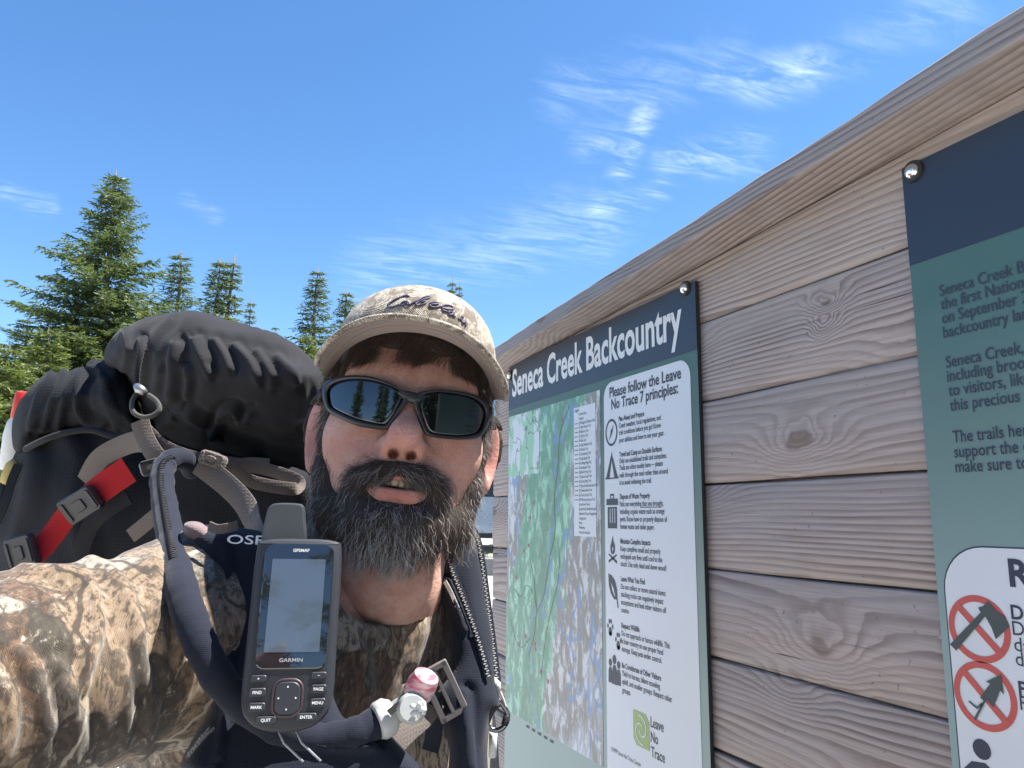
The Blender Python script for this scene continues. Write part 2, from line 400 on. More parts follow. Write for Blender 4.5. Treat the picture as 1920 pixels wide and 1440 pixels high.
def sheet(name, y0, y1, z0, z1, lift, mat, parent, r=0.0, seg=6, label=None):
    """flat print on the sign; y0 is the left (far) edge; rounded corners r"""
    pts = []
    a, b = max(y0, y1), min(y0, y1)
    if r <= 0: pts = [(a, z0), (b, z0), (b, z1), (a, z1)]
    else:
        for cy, cz, s in ((b + r, z1 - r, 0), (a - r, z1 - r, 90), (a - r, z0 + r, 180), (b + r, z0 + r, 270)):
            for i in range(seg + 1):
                t = math.radians(s + 90 * i / seg); pts.append((cy - r * math.cos(t), cz + r * math.sin(t)))
    v = [(SX - lift, y, z) for y, z in pts]
    o = mesh_obj(name, v, [list(range(len(v)))], mat, parent, False, label=label)
    return face_out(o)
def face_out(o, want=(-1, 0, 0)):
    me = o.data; w = Vector(want)
    if sum((p.normal.dot(w) * p.area for p in me.polygons)) < 0: me.flip_normals()
    return o
from mathutils.geometry import tessellate_polygon
def polys(name, plist, lift, mat, parent, label=None):
    """several filled outlines [(y,z)...] as one printed mark; a list of lists makes holes"""
    V, Fc = [], []
    for pl in plist:
        loops = pl if isinstance(pl[0][0], (tuple, list, np.ndarray)) else [pl]
        vv = [[Vector((0, float(a), float(b))) for a, b in lp] for lp in loops]
        k = len(V); tri = tessellate_polygon(vv)
        V += [(SX - lift, p.y, p.z) for lp in vv for p in lp]; Fc += [[k + i for i in t] for t in tri]
    o = mesh_obj(name, V, Fc, mat, parent, False, label=label)
    bm = bmesh.new(); bm.from_mesh(o.data)
    for f in bm.faces:
        if f.normal.x > 0: f.normal_flip()
    bm.to_mesh(o.data); bm.free(); return o
_tc = {}
def glyphs(s, bold=0.0):
    if (s, bold) in _tc: return _tc[(s, bold)]
    cu = bpy.data.curves.new('txt', 'FONT'); cu.body = s; cu.size = 1.0; cu.resolution_u = 3; cu.offset = bold
    ob = bpy.data.objects.new('txt', cu); me = ob.to_mesh()
    v = np.zeros(len(me.vertices) * 3); me.vertices.foreach_get('co', v); v = v.reshape(-1, 3)[:, :2].copy()
    f = [list(p.vertices) for p in me.polygons]; ob.to_mesh_clear(); bpy.data.objects.remove(ob); bpy.data.curves.remove(cu)
    _tc[(s, bold)] = (v, f); return v, f
def text_lines(name, lines, mat, parent, lift, bold=0.0, label=None):
    """lines: (string, y_left, z_base, cap_height, width or None, x_stretch)"""
    V, F, k = [], [], 0
    for s, y, z, h, w, st in lines:
        v, f = glyphs(s, bold); v = v / .92 * h
        if w: v[:, 0] *= w / (v[:, 0].max() - v[:, 0].min()); 
        else: v[:, 0] *= st
        v[:, 0] -= v[:, 0].min()
        V.append(np.stack([np.full(len(v), SX - lift), y - v[:, 0], z + v[:, 1]], 1)); F += [[i + k for i in q] for q in f]; k += len(v)
    o = mesh_obj(name, np.concatenate(V), F, mat, parent, False, label=label); return face_out(o)
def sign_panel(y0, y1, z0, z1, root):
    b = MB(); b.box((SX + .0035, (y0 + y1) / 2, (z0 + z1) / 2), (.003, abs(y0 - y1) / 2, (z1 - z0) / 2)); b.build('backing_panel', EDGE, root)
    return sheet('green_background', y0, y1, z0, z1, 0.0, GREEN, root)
def bolt(y, z, root):
    wa = MB(); n = 20
    for r, x0, x1 in ((.0135, .0004, .004),):
        a = np.arange(n) * 2 * math.pi / n
        v = [(SX - x0, y + r * math.cos(t), z + r * math.sin(t)) for t in a] + [(SX - x1, y + r * .93 * math.cos(t), z + r * .93 * math.sin(t)) for t in a]
        wa.add(v, [[i, (i + 1) % n, n + (i + 1) % n, n + i] for i in range(n)] + [[n + i for i in range(n)]])
    w = wa.build('washer', RUBBER, root)
    hb = MB(); v, f = [], []
    for q in range(5):
        t = q / 4 * math.pi / 2; rr = .0088 * math.cos(t) + 1e-4
        for i in range(n): v.append((SX - .0042 - .006 * math.sin(t) - (.004 if True else 0) * 0, y + rr * math.cos(2 * math.pi * i / n), z + rr * math.sin(2 * math.pi * i / n)))
    for q in range(4): f += [[q * n + i, q * n + (i + 1) % n, (q + 1) * n + (i + 1) % n, (q + 1) * n + i] for i in range(n)]
    f.append([4 * n + i for i in range(n)]); hb.add(v, f); hb.build('bolt_head', BOLT, w, True)

# ---- map sign
a0, a1 = sgn(955, 692), sgn(1303, 517)
S1L, S1R, S1T = a0[1], a1[1], (a0[2] + a1[2]) / 2; S1B = .93
s1 = thing('trail_map_sign', (SX, (S1L + S1R) / 2, S1B), 'green trail map sign headed Seneca Creek Backcountry with white principles panel', 'sign')
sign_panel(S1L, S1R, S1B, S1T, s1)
hz = (sgn(953, 772)[2] + sgn(1307, 652)[2]) / 2
sheet('header_band', S1L, S1R, hz, S1T, .0005, HEADER, s1)
hl, hr_ = sgn(961, 743), sgn(1280, 626)
hy = hl[1] - hr_[1]; capz = sgn(963, 704)[2] - hl[2]
text_lines('title_lettering', [('Seneca Creek Backcountry', hl[1], (hl[2] + sgn(1250, 640)[2]) / 2 , .088, hy, 1)], LETTER_WHITE, s1, .001, bold=.024)
# white panel
wl, wr, wtop = sgn(1133, 800)[1], sgn(1297, 780)[1], sgn(1230, 690)[2]
sheet('white_text_panel', wl, wr, 1.10 - .06, wtop, .0005, PANEL_WHITE, s1, .03, 8)
def py_line(px, py): return sgn(px, py)[2]
tl = sgn(1161, 802)[1]
body = []; heads = []
def put(lst, s, px, py, h, st, y=None): lst.append((s, tl if y is None else y, py_line(px, py), h, None, st))
q1, q2 = sgn(1143.5, 746), sgn(1278, 709); q3, q4 = sgn(1147, 768), sgn(1272, 737)
text_lines('panel_heading', [('Please follow the Leave', q1[1], q1[2], .026, q1[1] - q2[1], 1), ('No Trace 7 principles:', q3[1], q3[2], .026, q3[1] - q4[1], 1)], INK, s1, .001, bold=.022)
SECT = [(790, 'Plan Ahead and Prepare', ['Check weather, local regulations, and', 'trail conditions before you go! Know', 'your abilities and how to use your gear.'], (802.5, 815.5, 830)),
        (856.7, 'Travel and Camp on Durable Surfaces', ['Only use established trails and campsites.', 'Trails are often muddy here \u2014 please', 'walk through the mud rather than around', 'it to avoid widening the trail.'], (869, 881.7, 895.5, 909.4)),
        (936, 'Dispose of Waste Properly', ['Pack out everything that you brought,', 'including organic waste such as orange', 'peels. Know how to properly dispose of', 'human waste and toilet paper.'], (949.7, 963.6, 977.5, 991.4)),
        (1019, 'Minimize Campfire Impacts', ['Keep campfires small and properly', 'extinguish any fires until cool to the', 'touch. Use only dead and down wood!'], (1033, 1047, 1061)),
        (1089, 'Leave What You Find', ['Do not collect or move natural items;', 'stacking rocks can negatively impact', 'ecosystems and lead other visitors off', 'course.'], (1103.5, 1118, 1132.6, 1147)),
        (1176, 'Respect Wildlife', ['Do not approach or harass wildlife. This', 'is bear country so use proper food', 'storage. Keep pets under control.'], (1191, 1205, 1219.6)),
        (1250, 'Be Considerate of Other Visitors', ['Yield to horses, hikers traveling', 'uphill, and smaller groups. Respect other', 'groups.'], (1265, 1280, 1296))]
wid = tl - sgn(1273, 781.7)[1]
v_, _ = glyphs('Check weather, local regulations, and'); ST = wid / ((v_[:, 0].max() - v_[:, 0].min()) / .70 * .0125)
for hy_, hd, ls, yy in SECT:
    put(heads, hd, 1162, hy_, .0122, ST * .97); body.append([])
    for l, y in zip(ls, yy): put(body[-1], l, 1163, y, .0120, ST)
for h_ in heads: text_lines('principle_heading', [h_], INK, s1, .001, bold=.022)
TEXT_INK = simple('text_ink_grey', (.055, .065, .095), .5, var=.05)
for ls_ in body: text_lines('principle_text', ls_, TEXT_INK, s1, .001, bold=.014)
z_un = py_line(1163, 949.7) - .003
polys('underline', [[(tl - .071, z_un), (tl - .136, z_un), (tl - .136, z_un + .0012), (tl - .071, z_un + .0012)]], .001, INK, s1)
def circ(cy, cz, r, n=28, sy=1.0): return [(cy + r * sy * math.cos(2 * math.pi * i / n), cz + r * math.sin(2 * math.pi * i / n)) for i in range(n)]
ic = sgn(1147, 811); iy = ic[1]; U = .001
KX, KZ = .70, .84
def sh(cy, cz, pts, k=1.0): return [(cy - a * k * U * KX, cz + b * k * U * KZ) for a, b in pts]
z = ic[2]
polys('compass_icon', [[circ(iy, z, .026, 28, .85), circ(iy, z, .0215, 28, .85)], sh(iy, z, [(12, 17), (-3.5, 3.5), (3.5, -3.5)]), [sh(iy, z, [(-12, -17), (3.5, -3.5), (-3.5, 3.5)]), sh(iy, z, [(-8, -11), (1.5, -1.5), (-1.5, 1.5)])]], .001, INK, s1)
z = sgn(1147, 874)[2]
polys('tent_icon', [[sh(iy, z, [(0, 33), (2, 26), (30, -25), (34, -25), (34, -29), (-34, -29), (-34, -25), (-30, -25), (-2, 26)]), sh(iy, z, [(0, 14), (13, -26), (-13, -26)])]], .001, INK, s1)
z = sgn(1148, 960)[2]
polys('waste_bin_icon', [[sh(iy, z, [(-10, 40), (10, 40), (10, 29), (30, 29), (30, 15), (-30, 15), (-30, 29), (-10, 29)]), sh(iy, z, [(-6, 36), (6, 36), (6, 30), (-6, 30)])],
    [sh(iy, z, [(-24, 11), (24, 11), (24, -36), (-24, -36)]), sh(iy, z, [(-14, 8), (-9, 8), (-9, -24), (-14, -24)]), sh(iy, z, [(-2, 8), (3, 8), (3, -24), (-2, -24)]), sh(iy, z, [(10, 8), (15, 8), (15, -24), (10, -24)])]], .001, INK, s1)
z = sgn(1149, 1032)[2]
polys('campfire_icon', [[sh(iy, z, [(0, 32), (5, 20), (12, 10), (11, -2), (5, -8), (-5, -8), (-11, -2), (-12, 10), (-5, 20)]), sh(iy, z, [(0, 10), (4, 3), (0, -5), (-4, 3)])], sh(iy, z, [(-22, -10), (-19, -7), (22, -22), (20, -28)]), sh(iy, z, [(22, -10), (19, -7), (-22, -22), (-20, -28)])], .001, INK, s1)
z = sgn(1150, 1108)[2]
polys('leaf_icon', [[sh(iy, z, [(-24, 36), (-8, 33), (10, 22), (20, 4), (21, -14), (26, -34), (22, -35), (17, -17), (4, -17), (-12, -6), (-22, 12)]), sh(iy, z, [(-14, 20), (2, 6), (10, -10), (6, -11), (-6, 2)])]], .001, INK, s1)
def paw(cy, cz, k): return [circ(cy, cz - .006 * k, .0085 * k, 12, .75), sh(cy, cz, [(-8, -8), (8, -8), (6, -17), (0, -14), (-6, -17)], k)] + [circ(cy - a * U * k * .72, cz + b * U * k, .0045 * k, 10, .6) for a, b in ((-12, 4), (-4.5, 13), (4.5, 13), (12, 4))]
p1, p2 = sgn(1145, 1178), sgn(1160, 1204)
polys('paw_print_icon', paw(p1[1], p1[2], .95) + paw(p2[1], p2[2], .95), .001, INK, s1)
pc = sgn(1153, 1263)
def pers(cy, cz, k): return [circ(cy, cz + .0195 * k, .0078 * k, 12, .8), sh(cy, cz, [(-11, -24), (-10, 4), (-5, 13), (5, 13), (10, 4), (11, -24)], k)]
polys('people_icon', pers(pc[1] + .0145, pc[2], .88) + pers(pc[1] - .0145, pc[2], .88) + pers(pc[1], pc[2] + .003, 1.08), .001, INK, s1)
# leave-no-trace emblem: green swirl and wording
LG = simple('emblem_green', (.30, .42, .15), .45, var=.05)
e0 = sgn(1203, 1369); k = .0245
polys('emblem_square', [[(e0[1] + k, e0[2] + k * 1.15), (e0[1] - k * .55, e0[2] + k * 1.15), (e0[1] - k, e0[2] + k * .7), (e0[1] - k, e0[2] - k * 1.1), (e0[1] + k * .6, e0[2] - k * 1.1), (e0[1] + k, e0[2] - k * .7)]], .001, LG, s1)
sw = []
for arm in (0, math.pi):
    t = np.linspace(.2, 1.6 * math.pi, 22); ro = [(e0[1] - (.0035 + .0042 * q) * math.cos(q + arm), e0[2] + (.0035 + .0042 * q) * math.sin(q + arm)) for q in t]
    ri = [(e0[1] - (.001 + .0042 * q) * math.cos(q + arm), e0[2] + (.001 + .0042 * q) * math.sin(q + arm)) for q in t]
    sw.append(ro + ri[::-1])
polys('emblem_swirl', sw, .0015, PANEL_WHITE, s1)
ly = sgn(1221, 1380)[1]
text_lines('emblem_lettering', [('Leave', ly, e0[2] + .0125, .0215, None, .72), ('No', ly, e0[2] - .0105, .0215, None, .72), ('Trace', ly, e0[2] - .0335, .0215, None, .72)], INK, s1, .001, bold=.012)
cz_ = sgn(1147, 1408)
text_lines('copyright_lettering', [('\u00a91999 Leave No Trace Center', cz_[1], cz_[2], .010, None, ST)], INK, s1, .001)

# printed relief map
mz1, mz0 = (sgn(953, 781)[2] + sgn(1125, 733)[2]) / 2, (sgn(946, 1338)[2] + sgn(1131, 1425)[2]) / 2
my0, my1 = S1L - .004, sgn(1127, 900)[1]
def map_mat():
    m, T = new_mat('printed_relief_map'); g = T.n('ShaderNodeNewGeometry', out='Position'); sp = T.n('ShaderNodeSeparateXYZ', {0: g}, None)
    a = T.math('DIVIDE', T.math('SUBTRACT', my0, sp.outputs[1]), my0 - my1); b = T.math('DIVIDE', T.math('SUBTRACT', mz1, sp.outputs[2]), mz1 - mz0)
    rot = T.scaled(g, (1, 1.0, .45), rot=(-.30, 0, 0))
    n1 = T.noise(rot, 9, 6, .62, .5); n2 = T.noise(rot, 42, 6, .68, .5)
    ridge = T.math('SUBTRACT', 1.0, T.math('MULTIPLY', T.math('ABSOLUTE', T.math('SUBTRACT', n2, .5)), 6.0), clamp=True)
    ax = T.math('SUBTRACT', T.math('ADD', a, T.math('MULTIPLY', b, .42)), .60)
    wv = T.math('ADD', ax, T.math('MULTIPLY', T.math('SUBTRACT', n1, .5), .65))
    gm = T.math('MULTIPLY', T.sstep(wv, -.30, -.24), T.sstep(wv, .29, .23))
    tan = T.mix(T.sstep(n2, .42, .60), (.27, .25, .235), (.60, .61, .64))
    tan = T.mix(T.sstep(T.noise(rot, 5, 4, .6), .52, .60), tan, (.62, .66, .74))
    grn = T.mix(T.sstep(n2, .38, .60), (.10, .30, .20), (.33, .62, .46))
    grn = T.mix(T.math('MULTIPLY', T.sstep(T.math('ABSOLUTE', T.math('SUBTRACT', ax, .06)), .10, .03), .6), grn, (.12, .27, .20))
    c = T.mix(gm, tan, grn)
    c = T.mix(T.math('MULTIPLY', T.math('POWER', ridge, 3.0), .5), c, (.09, .12, .12))
    riv = T.sstep(T.math('ABSOLUTE', T.math('SUBTRACT', T.noise(rot, 5.5, 4, .55), .5)), .012, .005)
    c = T.mix(T.math('MULTIPLY', riv, .8), c, (.16, .28, .50))
    finish(T, Base_Color=c, Roughness=.42); return m
sheet('relief_map', my0, my1, mz0, mz1, .0005, map_mat(), s1)
def mp(u, v): return (my0 + (my1 - my0) * u, mz1 + (mz0 - mz1) * v)
def stroke(pts, w):
    p = spline(np.array([mp(*q) for q in pts]), 5); t = np.gradient(p, axis=0); t /= np.linalg.norm(t, axis=1, keepdims=True); n = np.stack([-t[:, 1], t[:, 0]], 1) * w / 2
    return [tuple(x) for x in p + n] + [tuple(x) for x in (p - n)[::-1]]
polys('trail_lines', [stroke(q, .0013) for q in ([(.72, .02), (.62, .1), (.6, .2), (.56, .3), (.57, .4), (.5, .5), (.45, .6), (.37, .66), (.35, .72), (.28, .8)], [(.62, .45), (.6, .55), (.52, .65), (.46, .75), (.42, .86)],
    [(.1, .6), (.18, .62), (.25, .58), (.33, .6), (.38, .66)], [(.3, .5), (.34, .56), (.37, .64)], [(.05, .7), (.12, .76), (.2, .78), (.3, .74)])], .001, simple('trail_print', (.05, .07, .06), .5), s1)
for mk in [[[(y + .0035, z - .0042), (y - .0035, z - .0042), (y - .0035, z + .0042), (y + .0035, z + .0042)] for y, z in (mp(*q) for q in ((.64, .06), (.33, .31), (.29, .36), (.21, .47), (.27, .45), (.12, .56), (.24, .74), (.17, .77), (.35, .755), (.36, .77), (.42, .83), (.5, .85)))]]: [polys('trailhead_mark', [q], .0012, TH_RED, s1) for q in mk]
i0, i1 = sgn(955, 786), sgn(1011, 888)
def inset_mat():
    m, T = new_mat('inset_map_print'); g = T.n('ShaderNodeNewGeometry', out='Position'); rot = T.scaled(g, (1, 1.6, .6), rot=(-.3, 0, 0))
    n1 = T.noise(rot, 14, 5, .6); c = T.mix(T.sstep(n1, .50, .54), (.60, .65, .72), (.30, .55, .40)); c = T.mix(T.sstep(n1, .70, .73), c, (.08, .30, .30))
    ln = T.sstep(T.math('ABSOLUTE', T.math('SUBTRACT', T.noise(g, 10, 3, .5), .5)), .01, .004); c = T.mix(T.math('MULTIPLY', ln, .7), c, (.08, .09, .11))
    finish(T, Base_Color=c, Roughness=.42); return m
sheet('inset_map', my0, sgn(1012, 830)[1], (sgn(955, 893)[2] + sgn(1011, 888)[2]) / 2, mz1 - .001, .001, inset_mat(), s1)
g0, g1, gz1, gz0 = sgn(1077, 880)[1], sgn(1118, 880)[1], sgn(1098, 760)[2], sgn(1098, 1006)[2]
sheet('map_legend', g0, g1, gz0, gz1, .001, PANEL_WHITE, s1)
leg = ['Legend', 'You Are Here', 'Trailhead', '532 Allegheny Mountain Trail', '531 Bear Hunter Trail', '563 Bee Run Trail', '527 Big Run Trail', '559 Elza Trail', '564 High Meadows Trail', '533 Horton Trail', '533 Huckleberry Trail', '515 Judy Spring Trail', '561 Leading Ridge Trail', '534 Lumberjack Trail', '528 North Prong Trail', '515 Seneca Creek Trail', '561 Spring Ridge Trail', '579 Spruce Knob Lake Loop Trail', '529 Swallow Rock Trail', '562 Tom Lick Run Trail', '567 Whispering Spruce Trail', 'Spruce Knob Tower', 'Spruce Knob Lake Boat Launch', 'Gatewood Group Campground', 'Campground', 'Roads', 'Waterway', 'Forest Service Land']
dz = (gz1 - gz0) / (len(leg) + .6)
text_lines('legend_lettering', [(s, g0 - (.004 if i == 0 else .022), gz1 - dz * (i + 1), .0078 if i else .0095, None, .66) for i, s in enumerate(leg)], INK, s1, .0014)
polys('legend_keys', [[(g0 - .004, gz1 - dz * (i + 1) + .002), (g0 - .018, gz1 - dz * (i + 1) + .002), (g0 - .018, gz1 - dz * (i + 1) + .0035), (g0 - .004, gz1 - dz * (i + 1) + .0035)] for i in range(3, 21)], .0014, INK, s1)
polys('scale_bar', [[(my0 - .12 - .03 * i, mz0 - .012), (my0 - .135 - .03 * i, mz0 - .012), (my0 - .135 - .03 * i, mz0 - .007), (my0 - .12 - .03 * i, mz0 - .007)] for i in range(5)], .001, INK, s1)
for q in ((1286, 541), (957.5, 704)): w = sgn(*q); bolt(w[1], w[2], s1)
for y in (S1L - .012, S1R + .02): bolt(y, S1B + .02, s1)

# ---- second sign
KX, KZ = 1.0, 1.0
b0 = sgn(1690, 308); S2L, S2T = b0[1], b0[2] - .006; S2R = S2L - (S1L - S1R); S2B = S2T - (S1T - S1B)
s2 = thing('trail_rules_sign', (SX, (S2L + S2R) / 2, S2B), 'green sign with dark wording and red prohibition circles, navy top band', 'sign')
GREEN = grad_mat('rules_sign_green_print', 1.36, 1.84, (.27, .39, .39), (.04, .115, .10))  # pale teal lower half is mostly lens glare painted over the printed green
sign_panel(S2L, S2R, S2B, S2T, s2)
h2 = (sgn(1705, 498)[2] + sgn(1920, 427)[2]) / 2
sheet('header_band', S2L, S2R, h2, S2T, .0005, HEADER, s2)
t2 = sgn(1763, 556)[1]
L2 = [('Seneca Creek Backcountry', 1763, 556), ('the first National', 1766, 581), ('on September 28', 1768, 607), ('backcountry land', 1771, 634), ('Seneca Creek, t', 1775, 690), ('including brook', 1778, 716), ('to visitors, like', 1780, 743), ('this precious ec', 1783, 771), ('The trails here', 1788, 830), ('support the co', 1791, 858), ('make sure to', 1793, 886)]
w2 = t2 - sgn(1912, 555)[1] ; vv, _ = glyphs('the first National')
zz = [sgn(x, y)[2] for _, x, y in L2]
for lo_, hi_ in ((0, 4), (4, 8), (8, 11)): text_lines('paragraph_lettering', [(s, t2, z, .0165, None, .80) for (s, _, _), z in list(zip(L2, zz))[lo_:hi_]], INK, s2, .001, bold=.008)
pw = sgn(1775, 1130)[1]; pt = sgn(1850, 1027)[2]
sheet('white_text_panel', pw, S2R + .03, S2B + .05, pt, .0005, PANEL_WHITE, s2, .045, 8)
sheet('panel_outline', pw + .0015, S2R + .0285, S2B + .0485, pt + .0015, .0003, INK, s2, .046, 8)
rr = sgn(1895, 1098)
text_lines('panel_heading', [('Rules', rr[1], rr[2], .033, None, 1.0)], INK, s2, .001, bold=.03)
t3 = sgn(1898, 1162)[1]
for grp in ((('Do', 1901, 1190), ('da', 1904, 1220), ('de', 1906, 1247)), (('Fi', 1912, 1330),)): text_lines('rule_lettering', [(s, t3, sgn(x, y)[2], .0172, None, .95) for s, x, y in grp], INK, s2, .001)
for s, x, y in (('De', 1898, 1160), ('Fi', 1909, 1303)): text_lines('rule_heading', [(s, t3, sgn(x, y)[2], .0172, None, .95)], INK, s2, .001, bold=.02)
def prohibition(px, py, r, mark, name):
    c = sgn(px, py); cy, cz = c[1], c[2]
    d = r * .70; w = r * .075
    bar = [(cy + d + w, cz + d - w), (cy + d - w, cz + d + w), (cy - d - w, cz - d + w), (cy - d + w, cz - d - w)]
    ring = polys(name, [[circ(cy, cz, r, 40), circ(cy, cz, r * .80, 40)]], .001, RED_PRINT, s2); polys(name.replace('sign', 'slash'), [bar], .0012, RED_PRINT, s2)
    polys(name.replace('sign', 'mark'), [sh(cy, cz, m, r * 1000 / 30) for m in mark], .0017, simple('print_grey', (.06, .08, .085), .5), s2)
prohibition(1836, 1179, .0325, [[(-30, -18), (-24, -23), (8, 12), (13, 3), (16, -7), (30, 6), (26, 14), (19, 18), (12, 26), (7, 21), (2, 19), (4, 15)]], 'no_axe_sign')
prohibition(1847, 1305, .0325, [[(-12, -22), (-10, -23), (2, -3), (8, -8), (16, 8), (19, 5), (18, 22), (3, 13), (7, 12), (-4, -2), (-1, -4)], [(-16, -8), (-8, -13), (-2, -8), (-3, -6), (-8, -11), (-15, -7)]], 'no_fireworks_sign')
hk = sgn(1842, 1405); hy0, hz0 = hk[1], hk[2]
polys('hiker_icon', [circ(hy0, hz0, .0095, 16), sh(hy0, hz0, [(-24, -26), (-20, -22), (-12, -14), (2, -12), (8, -16), (22, -34), (18, -37), (6, -26), (8, -50), (-8, -50), (-6, -24), (-18, -31)])], .001, INK, s2)
w = sgn(1714, 322); bolt(w[1], w[2], s2)
# ================================================================== SPRUCE TREES
def needle_mat(name, c0, c1):
    m, T = new_mat(name); g = T.n('ShaderNodeNewGeometry', None, None); r = g.outputs['Random Per Island']
    co = T.n('ShaderNodeTexCoord', out='Object'); nz = T.noise(co, 0.9, 4, .6)
    c = T.mix(T.math('MULTIPLY', T.math('ADD', r, nz), .5), c0, c1)
    b = T.n('ShaderNodeBsdfPrincipled', {'Base Color': c, 'Roughness': .55}); tr = T.n('ShaderNodeBsdfTranslucent', {0: T.mix(.5, c, (.16, .20, .03))})
    T.n('ShaderNodeOutputMaterial', {0: T.n('ShaderNodeMixShader', {0: .36, 1: b, 2: tr})}, None); return m
NEEDLE = needle_mat('spruce_needles', (.034, .074, .034), (.14, .185, .065))
NEEDLE_Y = needle_mat('spruce_needles_fresh', (.05, .09, .024), (.20, .235, .06))
BARK = simple('spruce_bark', (.13, .11, .095), .9, var=.3, scale=12, bs=.6, bd=.01)
def spruce_meshes(seed, H=12.0, Rb=2.3, whorls=34, dens=1.0, sparse_top=.28):
    """trunk tube and a crown of whorled, drooping branches set with needle sprays"""
    rs = np.random.RandomState(seed)
    tp = [(0.05 * math.sin(z * .7 + seed) * (z / H), .05 * math.cos(z * .9) * z / H, z) for z in np.linspace(0, H, 16)]
    tr = np.linspace(.17, .012, 16) * (H / 12)
    tv, tf = tube_geo(tp, tr, 7)
    wood_v, wood_f, k = [tv], list(tf), len(tv)
    V, F, nv = [], [], 0
    for w in range(whorls):
        t = max(0.0, (w + rs.uniform(-.3, .3)) / whorls); z = H * (.06 + .93 * t ** .92)
        if z > H * .985: continue
        L0 = Rb * (1 - z / H) ** 1.0 * (1.0 if z < H * (1 - sparse_top) else .85) + .05
        nb = int(rs.randint(5, 9)); a0 = rs.uniform(0, 6.28)
        for b in range(nb):
            a = a0 + b * 6.283 / nb + rs.uniform(-.35, .35); L = L0 * rs.choice((rs.uniform(.45, .8), rs.uniform(.8, 1.3)), p=(.4, .6))
            lift = .60 * (z / H) ** 2 + .1 * (z / H) - .12 + rs.uniform(-.12, .12)
            u = np.array([math.cos(a), math.sin(a), 0]); side = np.array([-u[1], u[0], 0])
            ns = 7; s = np.linspace(0, 1, ns); bend = rs.uniform(-.12, .12)
            pts = np.array([0, 0, z]) + u * (s * L)[:, None] + side * (bend * L * s * s)[:, None] + np.array([0, 0, 1.0]) * (L * (lift * s - .42 * s * s * (1 - z / H) + .22 * s ** 3))[:, None]
            bv, bf = tube_geo(pts, np.linspace(.022, .004, ns) * (.4 + .6 * L / 2), 4, cap=False)
            wood_v.append(bv); wood_f += [[i + k for i in q] for q in bf]; k += len(bv)
            nt = max(6, int(L * 34 * dens))
            for ti in range(nt):
                q = .12 + .88 * (ti + rs.rand()) / nt; i = min(int(q * (ns - 1)), ns - 2); fr = q * (ns - 1) - i; o = pts[i] * (1 - fr) + pts[i + 1] * fr
                sg = 1 if ti % 2 else -1; tl = (.16 + .30 * L * .5 * (1 - q) + .06) * rs.uniform(.6, 1.2)
                d = u * rs.uniform(.35, .9) + side * sg * rs.uniform(.5, 1.0) + np.array([0, 0, rs.uniform(-.45, .25)]); d /= np.linalg.norm(d)
                m = max(3, int(tl / .055))
                r1 = rs.rand(m); base = o + d * (tl * (np.arange(m) + .2) / m)[:, None] + np.array([0, 0, -.25]) * ((np.arange(m) / m) ** 2 * tl)[:, None]
                dirs = d + rs.normal(0, .33, (m, 3)); dirs /= np.linalg.norm(dirs, axis=1, keepdims=True)
                wv = np.cross(dirs, rs.normal(0, 1, (m, 3))); wv /= np.linalg.norm(wv, axis=1, keepdims=True) + 1e-9
                ln = rs.uniform(.06, .13, (m, 1)); wd_ = rs.uniform(.014, .032, (m, 1))
                A = base - wv * wd_; B = base + wv * wd_; Cc = base + dirs * ln + wv * wd_ * .4; Dd = base + dirs * ln - wv * wd_ * .4
                V.append(np.stack([A, B, Cc, Dd], 1).reshape(-1, 3)); 
                nv += m
    V = np.concatenate(V); F = (np.arange(nv)[:, None] * 4 + np.arange(4)[None]).tolist()
    # leader shoot
    return (np.concatenate(wood_v), wood_f), (V, F)
_tree = {}
def tree_data(key, seed, mat, **kw):
    if key in _tree: return _tree[key]
    (tv, tf), (cv, cf) = spruce_meshes(seed, **kw); out = []
    for nm, v, f, mt, sm in (('trunk', tv, tf, BARK, True), ('crown', cv, cf, mat, False)):
        me = bpy.data.meshes.new(nm); me.from_pydata(v.tolist(), [], f); me.materials.append(mt)
        me.polygons.foreach_set('use_smooth', [sm] * len(me.polygons)); me.update(); out.append((nm, me))
    _tree[key] = out; return out
tree_data('broad', 3, NEEDLE, H=12, Rb=3.5, whorls=46, dens=1.15)
tree_data('slim', 8, NEEDLE, H=12, Rb=2.2, whorls=36, dens=.8, sparse_top=.4)
tree_data('thin', 15, NEEDLE, H=12, Rb=1.35, whorls=26, dens=.65, sparse_top=.5)
tree_data('young', 21, NEEDLE_Y, H=6, Rb=2.1, whorls=26, dens=1.3)
def place_tree(kind, x, y, H, wid, rz, label, group=None):
    z = float(ground_z(x, y)) - .05
    t = thing('spruce_tree', (x, y, z), label, 'tree', group); t.rotation_euler = (0, 0, rz)
    h0 = 6.0 if kind == 'young' else 12.0
    t.scale = (wid, wid, H / h0)
    for nm, me in _tree[kind]:
        o = bpy.data.objects.new(nm, me); COL.objects.link(o); o.parent = t
    return t
def tree_px(kind, px, py, Z, wid, rz, label, group=None):
    p = P(px, py, Z); g = float(ground_z(p[0], p[1])); return place_tree(kind, p[0], p[1], p[2] - g, wid, rz, label, group)
tree_px('broad', 222, 318, 22, 1.2, .4, 'tallest broad spruce with ragged crown, rising above the black backpack')
tree_px('slim', 340, 468, 27, 1.35, 1.1, 'spruce with bare pointed top right beside the tallest broad spruce')
tree_px('slim', 412, 482, 29, 1.3, 2.2, 'left spruce of the touching pair above the backpack lid', 'twin spruces above the backpack')
tree_px('thin', 437, 474, 29.5, 1.5, 3.0, 'right spruce of the touching pair above the backpack lid', 'twin spruces above the backpack')
tree_px('thin', 472, 552, 36, .9, .3, 'small thin spruce just beside the twin spruces')
tree_px('thin', 517, 600, 44, .8, .9, 'tiny far spruce top alone in the gap behind the backpack lid')
